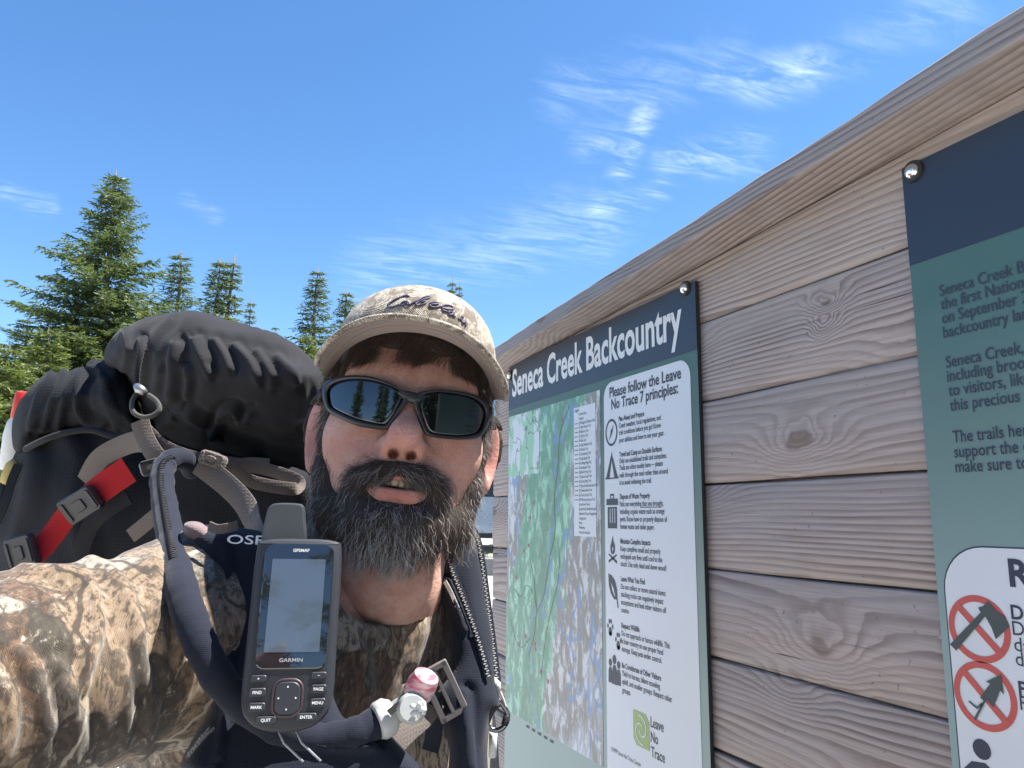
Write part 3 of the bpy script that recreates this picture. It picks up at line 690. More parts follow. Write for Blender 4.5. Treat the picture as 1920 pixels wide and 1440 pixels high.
tree_px('slim', 597, 498, 27, 1.15, 4.0, 'slender spruce with visible trunk standing between backpack and cap')
tree_px('slim', 652, 540, 29, 1.2, 5.0, 'spruce top peeking out directly behind the cap crown')
tree_px('thin', 848, 512, 36, .8, 2.0, 'thin spruce tip standing between the cap and the plank wall', 'pair of spruce tips by the plank wall')
tree_px('thin', 861, 520, 37, .8, 2.9, 'thin spruce tip standing between the cap and the plank wall', 'pair of spruce tips by the plank wall')
tree_px('slim', 52, 590, 25, 1.1, 1.6, 'lower dark spruce at the foot of the tallest broad spruce')
tree_px('slim', -30, 560, 21, 1.0, 2.6, 'dark spruce partly cut off, beyond the pack bottle')
tree_px('young', 20, 640, 12, .8, .2, 'bushy yellow-green young spruce behind the red-tipped bottle')
tree_px('young', 95, 610, 16, 1.0, 2.4, 'bushy fresh-green young spruce below the tallest broad spruce')
tree_px('young', 285, 575, 19, 1.2, 1.7, 'bushy young spruce half hidden behind the top of the backpack')
tree_px('young', 150, 600, 20, 1.3, 5.6, 'bushy spruce filling the foot of the tallest broad spruce')
tree_px('young', 230, 590, 21, 1.3, 3.3, 'full young spruce rising just beyond the backpack lid')
tree_px('young', 420, 585, 24, 1.2, 3.7, 'low green spruce at the base of the twin spruces')
tree_px('young', 575, 622, 23, 1.0, 5.1, 'low green spruce at the base of the slender spruce by the cap')
tree_px('young', 925, 855, 24, 1.0, 4.4, 'sunlit spruce seen past the ear, above the parked car')
# trees across the road, visible only as reflections in the sunglasses
for i, (x, y, H) in enumerate(((-9, -5, 9), (-5.5, -9, 11), (-1.5, -9.5, 11), (2.6, -7.5, 10), (5.2, -4.5, 9), (-13, -10, 11), (-12.5, -16, 12), (-2.0, -19, 11), (1.5, -12, 10), (4.5, -8, 10), (7, -4, 9), (-15, -25, 13), (-3.5, -30, 13), (-14, 0, 9), (3.5, -20, 12), (8, -13, 11))):
    place_tree(('slim', 'broad')[i % 2], x, y, H, .95, i * 1.3, 'roadside spruce mirrored in the dark sunglass lenses', 'spruces across the road, mirrored in the sunglasses')

# ================================================================== PARKED CAR
def build_car():
    ZC = 16.0
    p = P(884, 1015, ZC); fx = unit((right[0], right[1])); ang = math.atan2(fx[1], fx[0])
    gz = float(ground_z(p[0], p[1]))
    t = thing('parked_car', (p[0], p[1], gz), 'silver car parked on gravel, seen between the ear and the plank wall', 'car')
    ux = np.array([fx[0], fx[1], 0]); uy = np.array([-fx[1], fx[0], 0]); O = np.array([p[0], p[1], gz])
    def L(a, b, c): return O + ux * a + uy * b + np.array([0, 0, c])
    PAINT = simple('silver_car_paint', (.52, .54, .57), .28, .55, var=.03, scale=4, bs=.02, Coat_Weight=.6, Coat_Roughness=.05)
    GLASS = simple('car_window_glass', (.015, .02, .022), .05, 0, var=.02, bs=.0)
    TYRE = simple('tyre_rubber', (.02, .02, .02), .8); RIM = simple('alloy_rim', (.55, .56, .57), .3, .9); TRIM = simple('black_trim', (.02, .02, .022), .5)
    LAMP = simple('lamp_glass', (.6, .6, .6), .08); RED = simple('tail_lamp_red', (.4, .02, .02), .15)
    # body: side profile stations (x, z_low, z_belt, z_roof, half width)
    W = .90
    low = [(-2.30, .42), (-2.28, .30), (-1.95, .24), (1.95, .24), (2.28, .30), (2.32, .45)]
    prof = [(-2.32, .45), (-2.30, .72), (-2.22, .95), (-2.12, 1.02), (-1.95, 1.06), (-1.55, 1.40), (-1.30, 1.50), (-.6, 1.56), (.2, 1.55), (.62, 1.48), (1.15, 1.12), (1.35, 1.05), (1.95, .95), (2.22, .82), (2.32, .62), (2.32, .45), (2.28, .30), (1.95, .24), (-1.95, .24), (-2.28, .30)]
    pr = spline(prof, 3, True); n = len(pr); v, f = [], []
    ws = (-1, -.97, -.85, -.4, 0, .4, .85, .97, 1)
    for w in ws:
        for x, z in pr:
            tumble = 1 - .16 * max(0, min(1, (z - 1.0) / .55)); sh_ = 1 - .035 * (abs(w) > .96) ; e = 1 - .05 * (abs(x) / 2.3) ** 4
            v.append(L(x * (1 - .012 * (abs(w) > .96)), w * W * tumble * e, .24 + (z - .24) * sh_ if z > .9 else z))
    for i in range(len(ws) - 1): f += [[i * n + k, i * n + (k + 1) % n, (i + 1) * n + (k + 1) % n, (i + 1) * n + k] for k in range(n)]
    f += [list(range(n)), [(len(ws) - 1) * n + k for k in range(n)]]
    mesh_obj('body', v, f, PAINT, t, True, 40, True)
    def side(name, pts, s, mat, off=.006, par=t):
        vv = []
        for x, z in pts:
            tumble = 1 - .16 * max(0, min(1, (z - 1.0) / .55)); vv.append(L(x, s * (W * tumble * (1 - .05 * (abs(x) / 2.3) ** 4) + off), z))
        b = MB(); m_ = len(vv); inn = [q - uy * s * .02 for q in vv]
        b.add(vv + inn, [list(range(m_)), [m_ + i for i in range(m_)][::-1]] + [[i, (i + 1) % m_, m_ + (i + 1) % m_, m_ + i] for i in range(m_)]); return b.build(name, mat, par)
    for s in (-1, 1):
        side('window', [(-1.62, 1.08), (-.12, 1.06), (-.12, 1.47), (-.75, 1.48), (-1.28, 1.42)], s, GLASS)
        side('window', [(-.04, 1.06), (1.08, 1.06), (.60, 1.40), (.25, 1.46), (-.04, 1.47)], s, GLASS)
        for x in (-.55, .62): b = MB(); b.tube([L(x - .11, s * (W + .012), .93), L(x, s * (W + .03), .935), L(x + .11, s * (W + .012), .93)], .014, 6); b.build('door_handle', PAINT, t, True)
        side('sill_trim', [(-1.3, .25), (1.3, .25), (1.3, .34), (-1.3, .34)], s, TRIM, .012)
        for x in (-.08, 1.02, -1.2): side('door_gap', [(x, .36), (x + .012, .36), (x + .012, 1.04), (x, 1.04)], s, TRIM, .0045)
        b = MB(); b.tube([L(.92, s * .88, 1.08), L(.90, s * 1.0, 1.10), L(.88, s * 1.06, 1.12)], [.03, .07, .05], 8); b.build('mirror', PAINT, t, True)
        side('headlight', [(1.95, .80), (2.20, .72), (2.2, .80), (1.98, .90)], s, LAMP, .002); side('tail_lamp', [(-2.2, .75), (-1.98, .78), (-1.95, .98), (-2.14, .98)], s, RED, .002)
        for x in (-1.38, 1.42):
            b = MB(); b.tube([L(x, s * .70, .34), L(x, s * .73, .34), L(x, s * .89, .34), L(x, s * .915, .34)], [.30, .34, .34, .30], 24); w = b.build('wheel', TYRE, t, True, 40)
            b = MB(); b.tube([L(x, s * .90, .34), L(x, s * .922, .34)], [.21, .20], 20); b.build('rim', RIM, w, True, 40)
            b = MB(); b.tube([L(x, s * .60, .36), L(x, s * .905, .36)], .40, 24); b.build('wheel_arch', TRIM, t, True, 40)
    for xs_, nm in (((.66, 1.44, 1.13, 1.12), 'windscreen'), ((-1.57, 1.38, -1.93, 1.07), 'rear_window')):
        x0, z0, x1, z1 = xs_; k = .012 if nm == 'windscreen' else -.012
        v = [L(x0 + k, -.62, z0 + .012), L(x0 + k, .62, z0 + .012), L(x1 + k, .72, z1 + .012), L(x1 + k, -.72, z1 + .012)]; v += [q - np.array([0, 0, .02]) for q in v]
        b = MB(); b.add(v, [[0, 1, 2, 3], [7, 6, 5, 4], [0, 4, 5, 1], [1, 5, 6, 2], [2, 6, 7, 3], [3, 7, 4, 0]]); b.build(nm, GLASS, t)
build_car()
# timber wheel stop in front of the car
def wheel_stop():
    a, b = P(760, 1040, 12.0), P(1010, 1040, 12.0)
    a[2] = ground_z(a[0], a[1]) + .13; b[2] = ground_z(b[0], b[1]) + .13
    m = MB(); d = unit(b - a); n = np.array([-d[1], d[0], 0]); m.box((a + b) / 2, (np.linalg.norm(b - a) / 2, .10, .13), (d, n, np.cross(d, n)))
    o = m.build('wheel_stop', CAPW); tag(o, 'squared grey timber wheel stop lying before the silver car', 'wheel stop')
    bv = o.modifiers.new('edge', 'BEVEL'); bv.width = .015; bv.segments = 2
wheel_stop()
def grass_tufts():
    rs = np.random.RandomState(5); V, F = [], []; c = P(880, 1020, 13.2)
    for i in range(900):
        x = c[0] + rs.normal(0, 1.6); y = c[1] + rs.normal(0, .35); z = float(ground_z(x, y)); h = rs.uniform(.08, .26); a = rs.uniform(0, 6.28); w = .008
        d = np.array([math.cos(a), math.sin(a), 0]) ; tip = np.array([x, y, z + h]) + d * h * .5; k = len(V)
        V += [(x - d[1] * w, y + d[0] * w, z - .01), (x + d[1] * w, y - d[0] * w, z - .01), tuple(tip)]; F.append([k, k + 1, k + 2])
    tag(mesh_obj('grass', V, F, NEEDLE_Y, None, False), 'short green grass behind the timber wheel stop', 'grass', kind='stuff')
grass_tufts()
# ================================================================== SCULPTING TOOLS (signed fields -> surface)
def surfnets(F, org, h):
    """naive surface nets; F<0 inside"""
    F = F.astype(np.float32); s = F < 0
    nx, ny, nz = F.shape
    cnt = np.zeros((nx - 1, ny - 1, nz - 1), np.int8)
    for a in (0, 1):
        for b in (0, 1):
            for c in (0, 1): cnt += s[a:nx - 1 + a, b:ny - 1 + b, c:nz - 1 + c]
    act = (cnt > 0) & (cnt < 8); idx = -np.ones(act.shape, np.int64); I = np.argwhere(act); idx[act] = np.arange(len(I))
    acc = np.zeros((len(I), 3)); num = np.zeros(len(I))
    cor = [(a, b, c) for a in (0, 1) for b in (0, 1) for c in (0, 1)]
    val = {c: F[I[:, 0] + c[0], I[:, 1] + c[1], I[:, 2] + c[2]] for c in cor}
    for i, p in enumerate(cor):
        for q in cor[i + 1:]:
            if sum(abs(np.array(p) - np.array(q))) != 1: continue
            m = (val[p] < 0) != (val[q] < 0); t = val[p][m] / (val[p][m] - val[q][m])
            acc[m] += np.array(p)[None] + (np.array(q) - np.array(p))[None] * t[:, None]; num[m] += 1
    V = org + (I + acc / num[:, None]) * h
    quads = []
    for ax in range(3):
        sl0 = [slice(None)] * 3; sl1 = [slice(None)] * 3; sl0[ax] = slice(0, -1); sl1[ax] = slice(1, None)
        a, b = s[tuple(sl0)], s[tuple(sl1)]; E = np.argwhere(a != b)
        o1, o2 = [(1, 2), (2, 0), (0, 1)][ax]
        ok = (E[:, o1] > 0) & (E[:, o2] > 0) & (E[:, o1] < F.shape[o1] - 1) & (E[:, o2] < F.shape[o2] - 1); E = E[ok]
        ins = a[tuple(E.T)]
        def at(d1, d2):
            e = E.copy(); e[:, o1] += d1; e[:, o2] += d2; return idx[tuple(e.T)]
        q = np.stack([at(-1, -1), at(0, -1), at(0, 0), at(-1, 0)], 1); q[~ins] = q[~ins][:, ::-1]; quads.append(q)
    return V, np.concatenate(quads)
def sculpt(fn, lo, hi, h):
    lo, hi = np.array(lo, float), np.array(hi, float); n = np.ceil((hi - lo) / h).astype(int) + 1
    out = np.empty(n, np.float32); ys, zs_ = lo[1] + np.arange(n[1]) * h, lo[2] + np.arange(n[2]) * h
    Yg, Zg = np.meshgrid(ys, zs_, indexing='ij'); step = max(1, int(400000 / (n[1] * n[2])))
    for i in range(0, n[0], step):
        xs = lo[0] + np.arange(i, min(i + step, n[0])) * h
        Pq = np.empty((len(xs), n[1], n[2], 3), np.float32); Pq[..., 0] = xs[:, None, None]; Pq[..., 1] = Yg; Pq[..., 2] = Zg
        out[i:i + len(xs)] = fn(Pq.reshape(-1, 3)).reshape(len(xs), n[1], n[2])
    return surfnets(out, lo, h)
def smin(a, b, k): 
    h = np.clip(.5 + .5 * (b - a) / k, 0, 1); return b * (1 - h) + a * h - k * h * (1 - h)
def smax(a, b, k): return -smin(-a, -b, k)
def ell(p, c, r):
    q = (p - np.array(c, np.float32)) / np.array(r, np.float32); k0 = np.sqrt((q * q).sum(1)) + 1e-9
    q2 = q / np.array(r, np.float32); return k0 * (k0 - 1) / (np.sqrt((q2 * q2).sum(1)) + 1e-9)
def cap_(p, a, b, ra, rb=None):
    rb = ra if rb is None else rb; a = np.array(a, np.float32); b = np.array(b, np.float32); ab = b - a
    t = np.clip(((p - a) @ ab) / (ab @ ab), 0, 1); return np.sqrt((((p - a) - t[:, None] * ab) ** 2).sum(1)) - (ra + (rb - ra) * t)
def chain(p, pts, rads, k=.01):
    d = None
    for i in range(len(pts) - 1):
        e = cap_(p, pts[i], pts[i + 1], rads[i], rads[i + 1]); d = e if d is None else smin(d, e, k)
    return d
def vnormals(V, Q):
    n = np.cross(V[Q[:, 2]] - V[Q[:, 0]], V[Q[:, 3]] - V[Q[:, 1]]); N = np.zeros_like(V)
    for k in range(4): np.add.at(N, Q[:, k], n)
    return N / (np.linalg.norm(N, axis=1, keepdims=True) + 1e-12)
def seg_dist(px, py, line):
    d = np.full(px.shape, 1e9)
    for (x0, y0), (x1, y1) in zip(line[:-1], line[1:]):
        dx, dy = x1 - x0, y1 - y0; t = np.clip(((px - x0) * dx + (py - y0) * dy) / (dx * dx + dy * dy + 1e-9), 0, 1)
        d = np.minimum(d, np.hypot(px - x0 - t * dx, py - y0 - t * dy))
    return d
def project(Cp): return 960 + Cp[:, 0] / Cp[:, 2] * FPX, 720 - Cp[:, 1] / Cp[:, 2] * FPX
def folds(V, N, lines):
    """push cloth out along its normal at traced fold ridges (amp m, width px), with a valley to one side"""
    px, py = project(V); off = np.zeros(len(V))
    for line, amp, w in lines:
        L = spline(line, 4); d = seg_dist(px, py, L)
        i = np.argmin((px[:, None] - L[None, ::3, 0]) ** 2 + (py[:, None] - L[None, ::3, 1]) ** 2, axis=1) if len(V) < 400000 else None
        tg = np.gradient(L, axis=0)[::3]; sd_ = (px - L[::3][i, 0]) * -tg[i, 1] + (py - L[::3][i, 1]) * tg[i, 0]
        sgn_ = np.sign(sd_)
        off += amp * np.exp(-(d / w) ** 2) - .7 * amp * np.exp(-((d - 1.7 * w) / w) ** 2) * (sgn_ < 0)
    return V + N * off[:, None]
def wrinkle(V, N, amp, scale, seed=0, stretch=(1, 1, 1)):
    """soft cloth unevenness from summed sines in random directions"""
    rs = np.random.RandomState(seed); s = np.zeros(len(V)); P_ = V * np.array(stretch)
    for o in range(14):
        d = rs.normal(0, 1, 3); d /= np.linalg.norm(d); k = scale * rs.uniform(.6, 2.2); s += np.sin(P_ @ d * k + rs.uniform(0, 6.28) + 1.5 * np.sin(P_ @ rs.normal(0, 1, 3) * scale * .3)) / (k / scale)
    return V + N * (amp * s / 4)[:, None]
def csurf(name, V, Q, mat, parent=None, label=None):
    """surface in camera axes -> world object (the axes change handedness, so faces flip)"""
    return mesh_obj(name, c2w(V), Q[:, ::-1], mat, parent, True, label=label)
def poly_field(outline, step=3.0, pad=40):
    o = np.asarray(outline, float); x0, y0 = o.min(0) - pad; x1, y1 = o.max(0) + pad
    xs, ys = np.arange(x0, x1 + step, step), np.arange(y0, y1 + step, step); X, Y = np.meshgrid(xs, ys, indexing='ij')
    d = seg_dist(X, Y, np.vstack([o, o[:1]])); ins = np.zeros(X.shape, bool)
    for (ax, ay), (bx, by) in zip(o, np.roll(o, -1, 0)):
        c = ((ay > Y) != (by > Y)) & (X < (bx - ax) * (Y - ay) / (by - ay + 1e-12) + ax); ins ^= c
    D = np.where(ins, d, -d)
    def look(px, py):
        u = np.clip((px - x0) / step, 0, len(xs) - 1.001); v = np.clip((py - y0) / step, 0, len(ys) - 1.001); i, j = u.astype(int), v.astype(int); fu, fv = u - i, v - j
        return D[i, j] * (1 - fu) * (1 - fv) + D[i + 1, j] * fu * (1 - fv) + D[i, j + 1] * (1 - fu) * fv + D[i + 1, j + 1] * fu * fv
    return look
def pillow(name, outline, zc, tf, tb, wpx, h, mat, parent, fold=(), wr=None, closed_spline=3, label=None):
    """stuffed cloth shape: outline seen from the front, real front and back bulge (metres)"""
    o = spline(outline, closed_spline, True); fld = poly_field(o)
    zf = zc if callable(zc) else (lambda a, b: np.full(np.shape(a), zc))
    zo = zf(o[:, 0], o[:, 1]); pts = np.array([C(a, b, z) for (a, b), z in zip(o, zo)])
    lo = pts.min(0) - .02; hi = pts.max(0) + .02; lo[2] -= tf; hi[2] += tb
    lo[:2] -= .15 * (hi[:2] - lo[:2]); hi[:2] += .15 * (hi[:2] - lo[:2])
    def fn(p):
        px, py = project(p); d = fld(px, py); g = np.clip(d / wpx, 0, 1); pr = np.sqrt(np.maximum(1e-6, 1 - (1 - g) ** 2))
        dz = p[:, 2] - zf(px, py); T_ = np.where(dz < 0, tf, tb) * pr
        return np.where(d > 0, np.abs(dz) - T_, np.sqrt(dz * dz + (d * p[:, 2] / FPX) ** 2) + 1e-4)
    V, Q = sculpt(fn, lo, hi, h)
    for _ in range(2): V = relax(V, Q)
    if wr: V = wrinkle(V, vnormals(V, Q), *wr)
    if fold: V = folds(V, vnormals(V, Q), fold)
    return csurf(name, V, Q, mat, parent, label)
def relax(V, Q, a=.5):
    S = np.zeros_like(V); n = np.zeros(len(V))
    for k in range(4):
        for j in (1, 3): np.add.at(S, Q[:, k], V[Q[:, (k + j) % 4]]); np.add.at(n, Q[:, k], 1)
    return V * (1 - a) + a * S / np.maximum(n, 1)[:, None]

# ================================================================== PERSON: head frame
FACE = C(768, 757, .70)
def rot2(a, b, t): return a * math.cos(t) + b * math.sin(t), b * math.cos(t) - a * math.sin(t)
Hn = unit(-FACE); Hr = np.array([1.0, 0, 0]); Hr = unit(Hr - Hn * Hr.dot(Hn)); Hu = np.array([0, 1.0, 0]); Hu = unit(Hu - Hn * Hu.dot(Hn) - Hr * Hu.dot(Hr))
Hu, Hr = rot2(Hu, Hr, math.radians(8)); Hn, Hu = rot2(Hn, Hu, math.radians(9))
HO = FACE - .095 * Hn; HM = np.array([Hr, Hu, Hn])
def h2c(p): return np.asarray(p) @ HM + HO
def h2w(p): return c2w(h2c(p))
def px_head(px, py, z):             # head-frame point seen at a pixel, at head depth z
    d = C(px, py, 1.0); t = (z + HO @ Hn) / (d @ Hn); q = t * d - HO; return np.array([q @ Hr, q @ Hu, z])
def head_sdf(p):
    ax = np.abs(p[:, 0]); m = p.copy(); m[:, 0] = ax         # mirrored copy for paired features
    d = ell(p, (0, .040, -.015), (.079, .097, .100))
    d = smin(d, ell(p, (0, -.035, .028), (.072, .086, .064)), .03)
    d = smin(d, ell(p, (0, -.086, .030), (.062, .050, .062)), .03)
    d = smin(d, ell(m, (.046, -.034, .053), (.028, .028, .029)), .025)
    d = smin(d, cap_(m, (.010, .020, .082), (.050, .020, .068), .014), .018)
    d = smax(d, -ell(m, (.034, .000, .098), (.020, .013, .016)), .012)
    d = smin(d, ell(m, (.034, -.001, .072), (.015, .012, .014)), .008)
    d = smin(d, cap_(p, (0, .006, .086), (0, -.027, .110), .0095, .0125), .012)
    d = smin(d, ell(p, (0, -.0325, .1140), (.0145, .0138, .0145)), .008)
    d = smin(d, ell(m, (.0140, -.0400, .1015), (.0085, .0090, .0120)), .006)
    d = smin(d, ell(p, (0, -.070, .076), (.038, .034, .030)), .02)
    d = smin(d, ell(p, (0, -.110, .074), (.024, .022, .022)), .02)
    d = smin(d, chain(m, ((0, -.0690, .1045), (.012, -.0685, .1015), (.024, -.0735, .094)), (.0050, .0048, .003)), .004)
    d = smin(d, chain(m, ((0, -.0835, .1025), (.013, -.0825, .1000), (.024, -.0770, .093)), (.0062, .0056, .003)), .004)
    d = smax(d, -ell(p, (0, -.0752, .104), (.0205, .0036, .020)), .003)
    d = smax(d, -chain(m, ((.024, -.043, .104), (.033, -.056, .098), (.038, -.068, .090)), (.0015, .002, .0015)), .010)
    d = smax(d, -ell(m, (.0080, -.0485, .1050), (.0046, .0044, .0180)), .003)
    # ears: tilted shell with rim and hollow
    q = m - np.array((.088, -.030, -.010), np.float32); a = math.radians(28); ex = q[:, 0] * math.cos(a) + q[:, 2] * math.sin(a); ez = -q[:, 0] * math.sin(a) + q[:, 2] * math.cos(a); ey = q[:, 1]
    e = np.stack([ex, ey, ez], 1)
    taper = 1 + ey * 9
    e2 = e.copy(); e2[:, 2] = ez / np.clip(taper, .6, 1.4)
    disc = ell(e2, (0, 0, 0), (.0065, .033, .019))
    rr = np.sqrt((ey / .030) ** 2 + (e2[:, 2] / .0165) ** 2); rim = np.sqrt(((rr - 1) * .017) ** 2 + (ex - .003) ** 2) - .0042
    ear = smin(disc, np.where(ez < .012, rim, rim + .02), .005)
    ear = smax(ear, -ell(e2, (.008, -.004, .002), (.0085, .019, .0105)), .005)
    ear = smin(ear, ell(e, (.001, -.029, .004), (.006, .010, .008)), .005)
    d = smin(d, ear, .010)
    # neck and throat
    d = smin(d, cap_(p, (0, -.075, -.040), (.0, -.25, -.060), .062, .066), .03)
    d = smin(d, ell(p, (0, -.165, -.002), (.050, .045, .048)), .03)
    return d

def skin_mat():
    m, T = new_mat('skin'); co = T.n('ShaderNodeTexCoord', out='Object')
    at = T.n('ShaderNodeAttribute', {}, None, attribute_name='flush').outputs['Fac']
    mot = T.noise(co, 45, 5, .6); por = T.n('ShaderNodeTexVoronoi', {'Vector': co, 'Scale': 900.0}, 0)
    c = T.mix(T.sstep(mot, .3, .7), (.53, .285, .225), (.65, .415, .34))
    c = T.mix(T.math('MULTIPLY', T.sstep(T.noise(co, 210, 4, .7), .45, .7), .30), c, (.40, .17, .11))
    c = T.mix(T.math('MULTIPLY', T.math('ADD', at, T.math('MULTIPLY', T.math('SUBTRACT', mot, .5), .4)), .75), c, (.47, .145, .125))
    c = T.mix(T.math('MULTIPLY', T.sstep(T.noise(co, 160, 3, .6), .66, .74), .35), c, (.30, .13, .08))
    h = T.math('ADD', T.math('MULTIPLY', por, .7), T.math('ADD', T.math('MULTIPLY', T.noise(co, 380, 4, .7), 1.5), T.math('MULTIPLY', T.noise(T.scaled(co, (1, 1, 2.6)), 110, 4, .6), 1.4)))
    finish(T, Base_Color=c, Roughness=T.math('ADD', .44, T.math('MULTIPLY', T.noise(co, 110, 3), .28)), Subsurface_Weight=.08, Subsurface_Radius=(1.0, .35, .18), Subsurface_Scale=.006, Specular_IOR_Level=.42, Normal=bump(T, h, .6, .0013))
    return m
SKIN = skin_mat()
person = thing('person', (c2w((-.15, -.4, .83))[0], c2w((-.15, -.4, .83))[1], 0.0), 'bearded person in camouflage shirt, dark sunglasses and cap taking a selfie', 'person')

# torso frame (camera axes)
SR, SL = np.array((-.277, -.222, .68)), np.array((-.118, -.228, .965))
TR = unit((.70, 0, .71)); TU = unit(UP - TR * UP.dot(TR)); TN = unit(np.array((.64, 0, -.77)) - TR * np.array((.64, 0, -.77)).dot(TR)); TN = unit(TN - TU * TN.dot(TU))
TC = np.array((-.190, -.385, .83))
EL, WR = np.array((-.415, -.212, .44)), np.array((-.25, -.115, .20))
LE = SL + np.array((.045, 0, .03)) - UP * .29; LW = LE - UP * .25 + np.array((-.02, 0, -.08))
def tframe(p):
    q = p - TC.astype(np.float32); return np.stack([q @ TR, q @ TU, q @ TN], 1).astype(np.float32)
def torso_sdf(p, grow=0.0):
    q = tframe(p)
    d = ell(q, (0, .02, 0), (.165, .20, .112)); d = smin(d, ell(q, (0, -.24, .01), (.160, .30, .130)), .10)
    d = smin(d, ell(q, (0, -.46, .0), (.19, .16, .125)), .08)
    d = smin(d, chain(p, (SR, C(690, 1120, .80), SL), (.066, .058, .060), .04), .07)
    d = smin(d, cap_(p, SL, LE, .062, .056), .05)
    d = smin(d, cap_(p, SR + np.array((.045, -.05, .06)), SR + np.array((.03, -.45, .14)), .085, .10), .06)
    d = smin(d, cap_(p, SR + np.array((.0, -.06, .04)), np.array((-.285, -.55, .76)), .075, .10), .05)
    return d - grow
def hand_sdf(p, wr, fdir, nrm, curl=.5, s=1.0, thumb_side=1):
    """palm, four unequal fingers with two bends and a thumb"""
    f = unit(fdir); n_ = unit(nrm - f * np.dot(nrm, f)); sd_ = np.cross(f, n_) * thumb_side
    c = wr + f * .055 * s; q = p - c.astype(np.float32); q = np.stack([q @ sd_, q @ f, q @ n_], 1).astype(np.float32)
    d = ell(q, (0, 0, 0), (.041 * s, .052 * s, .016 * s))
    for i, (off, L) in enumerate(((.030, .072), (.010, .080), (-.010, .075), (-.029, .058))):
        b = c + sd_ * off * s + f * .042 * s; pts = [b]; a = 0
        for seg in (.45, .32, .23):
            a += curl * (1.1 if seg < .45 else .5); pts.append(pts[-1] + (f * math.cos(a) + n_ * math.sin(a)) * L * seg * s)
        d = smin(d, chain(p, pts, (.0098 * s, .009 * s, .0085 * s, .0072 * s), .004), .006)
    b = c + sd_ * .030 * s - f * .022 * s; t1 = b + (sd_ * .75 + f * .6 + n_ * .35) * .036 * s; t2 = t1 + (sd_ * .2 + f * .85 + n_ * .5) * .034 * s
    return smin(d, chain(p, (b, t1, t2), (.013 * s, .0105 * s, .0085 * s), .006), .010)
def build_body():
    V, Q = sculpt(head_sdf, (-.125, -.27, -.14), (.125, .15, .145), .0019)
    for _ in range(1): V = relax(V, Q, .35)
    # flush: where skin is naturally redder (nose, cheeks, ears, lips)
    g = lambda c, r: np.exp(-(((V - np.array(c)) / r) ** 2).sum(1))
    mx = V.copy(); mx[:, 0] = np.abs(mx[:, 0]); gm = lambda c, r: np.exp(-(((mx - np.array(c)) / r) ** 2).sum(1))
    fl = .75 * g((0, -.034, .115), (.02, .016, .02)) + .45 * gm((.045, -.045, .075), (.028, .022, .03)) + .8 * gm((.092, -.03, -.01), (.02, .04, .03)) + .35 * g((0, .04, .085), (.05, .02, .03)) + 1.1 * g((0, -.085, .105), (.024, .008, .014)) + 1.0 * g((0, -.069, .105), (.02, .005, .014)) + .4 * gm((.02, -.05, .1), (.01, .01, .02))
    # hands, forearm and the body under the clothes, grown onto the same figure
    def rest(p):
        d = torso_sdf(p, -.012); d = smin(d, chain(p, (SR, EL, WR), (.06, .042, .027), .02), .03)
        d = smin(d, chain(p, (SL, LE, LW), (.055, .040, .027), .02), .03)
        return d
    def rh(p):
        d = chain(p, (EL, WR), (.042, .027), .01); return smin(d, hand_sdf(p, WR, np.array((.75, .35, -.55)), np.array((.3, .1, .8)), .55, 1, -1), .014)
    def lh(p):
        d = chain(p, (LE, LW), (.040, .027), .01); return smin(d, hand_sdf(p, LW, -UP + np.array((0, 0, -.15)), np.array((-1.0, 0, .2)), .35, 1, 1), .014)
    parts = [(h2c(V), Q, fl)]
    for fn, lo, hi, h in ((rest, (-.50, -.92, .16), (.16, -.08, 1.10), .012), (rh, np.minimum(EL, WR) - .12, np.maximum(EL, WR) + .13, .0035), (lh, np.minimum(LE, LW) - .15, np.maximum(LE, LW) + .10, .0035)):
        v, q = sculpt(fn, lo, hi, h); parts.append((v, q, np.full(len(v), .15)))
    k = 0; VV, QQ, FL = [], [], []
    for v, q, fl in parts: VV.append(v); QQ.append(q + k); FL.append(fl); k += len(v)
    o = csurf('body', np.concatenate(VV), np.concatenate(QQ), SKIN, person)
    a = o.data.attributes.new('flush', 'FLOAT', 'POINT'); a.data.foreach_set('value', np.clip(np.concatenate(FL), 0, 1).astype(np.float32))
    return o
body_obj = build_body()

# teeth: a row of separate upper teeth in the open mouth
def teeth():
    TM = simple('tooth_enamel', (.55, .50, .40), .3, var=.08, scale=200); b = MB()
    for i in range(-4, 4):
        x = (i + .5) * .0064; zt = .0985 - 6.5 * x * x; w = .0030 if abs(i + .5) < 1 else .0027; hgt = .0042 if abs(i + .5) < 2.6 else .0036; y = -.0730 - .05 * x
        sec = []
        for yy, wz, zz in ((.006, .8, -.001), (.0, 1, .0012), (-hgt * .7, 1.0, .0012), (-hgt, .8, .0002)):
            for sx, sz in ((-1, .3), (-.6, 1), (.6, 1), (1, .3), (1, -2), (-1, -2)): sec.append((x + sx * w * wz, y + yy, zt + zz + sz * .0012))
        f = [[j * 6 + k, j * 6 + (k + 1) % 6, (j + 1) * 6 + (k + 1) % 6, (j + 1) * 6 + k] for j in range(3) for k in range(6)] + [[18 + k for k in range(6)]]
        b.add(h2w(sec), f)
    b.build('teeth', TM, person, True, 50)
teeth()

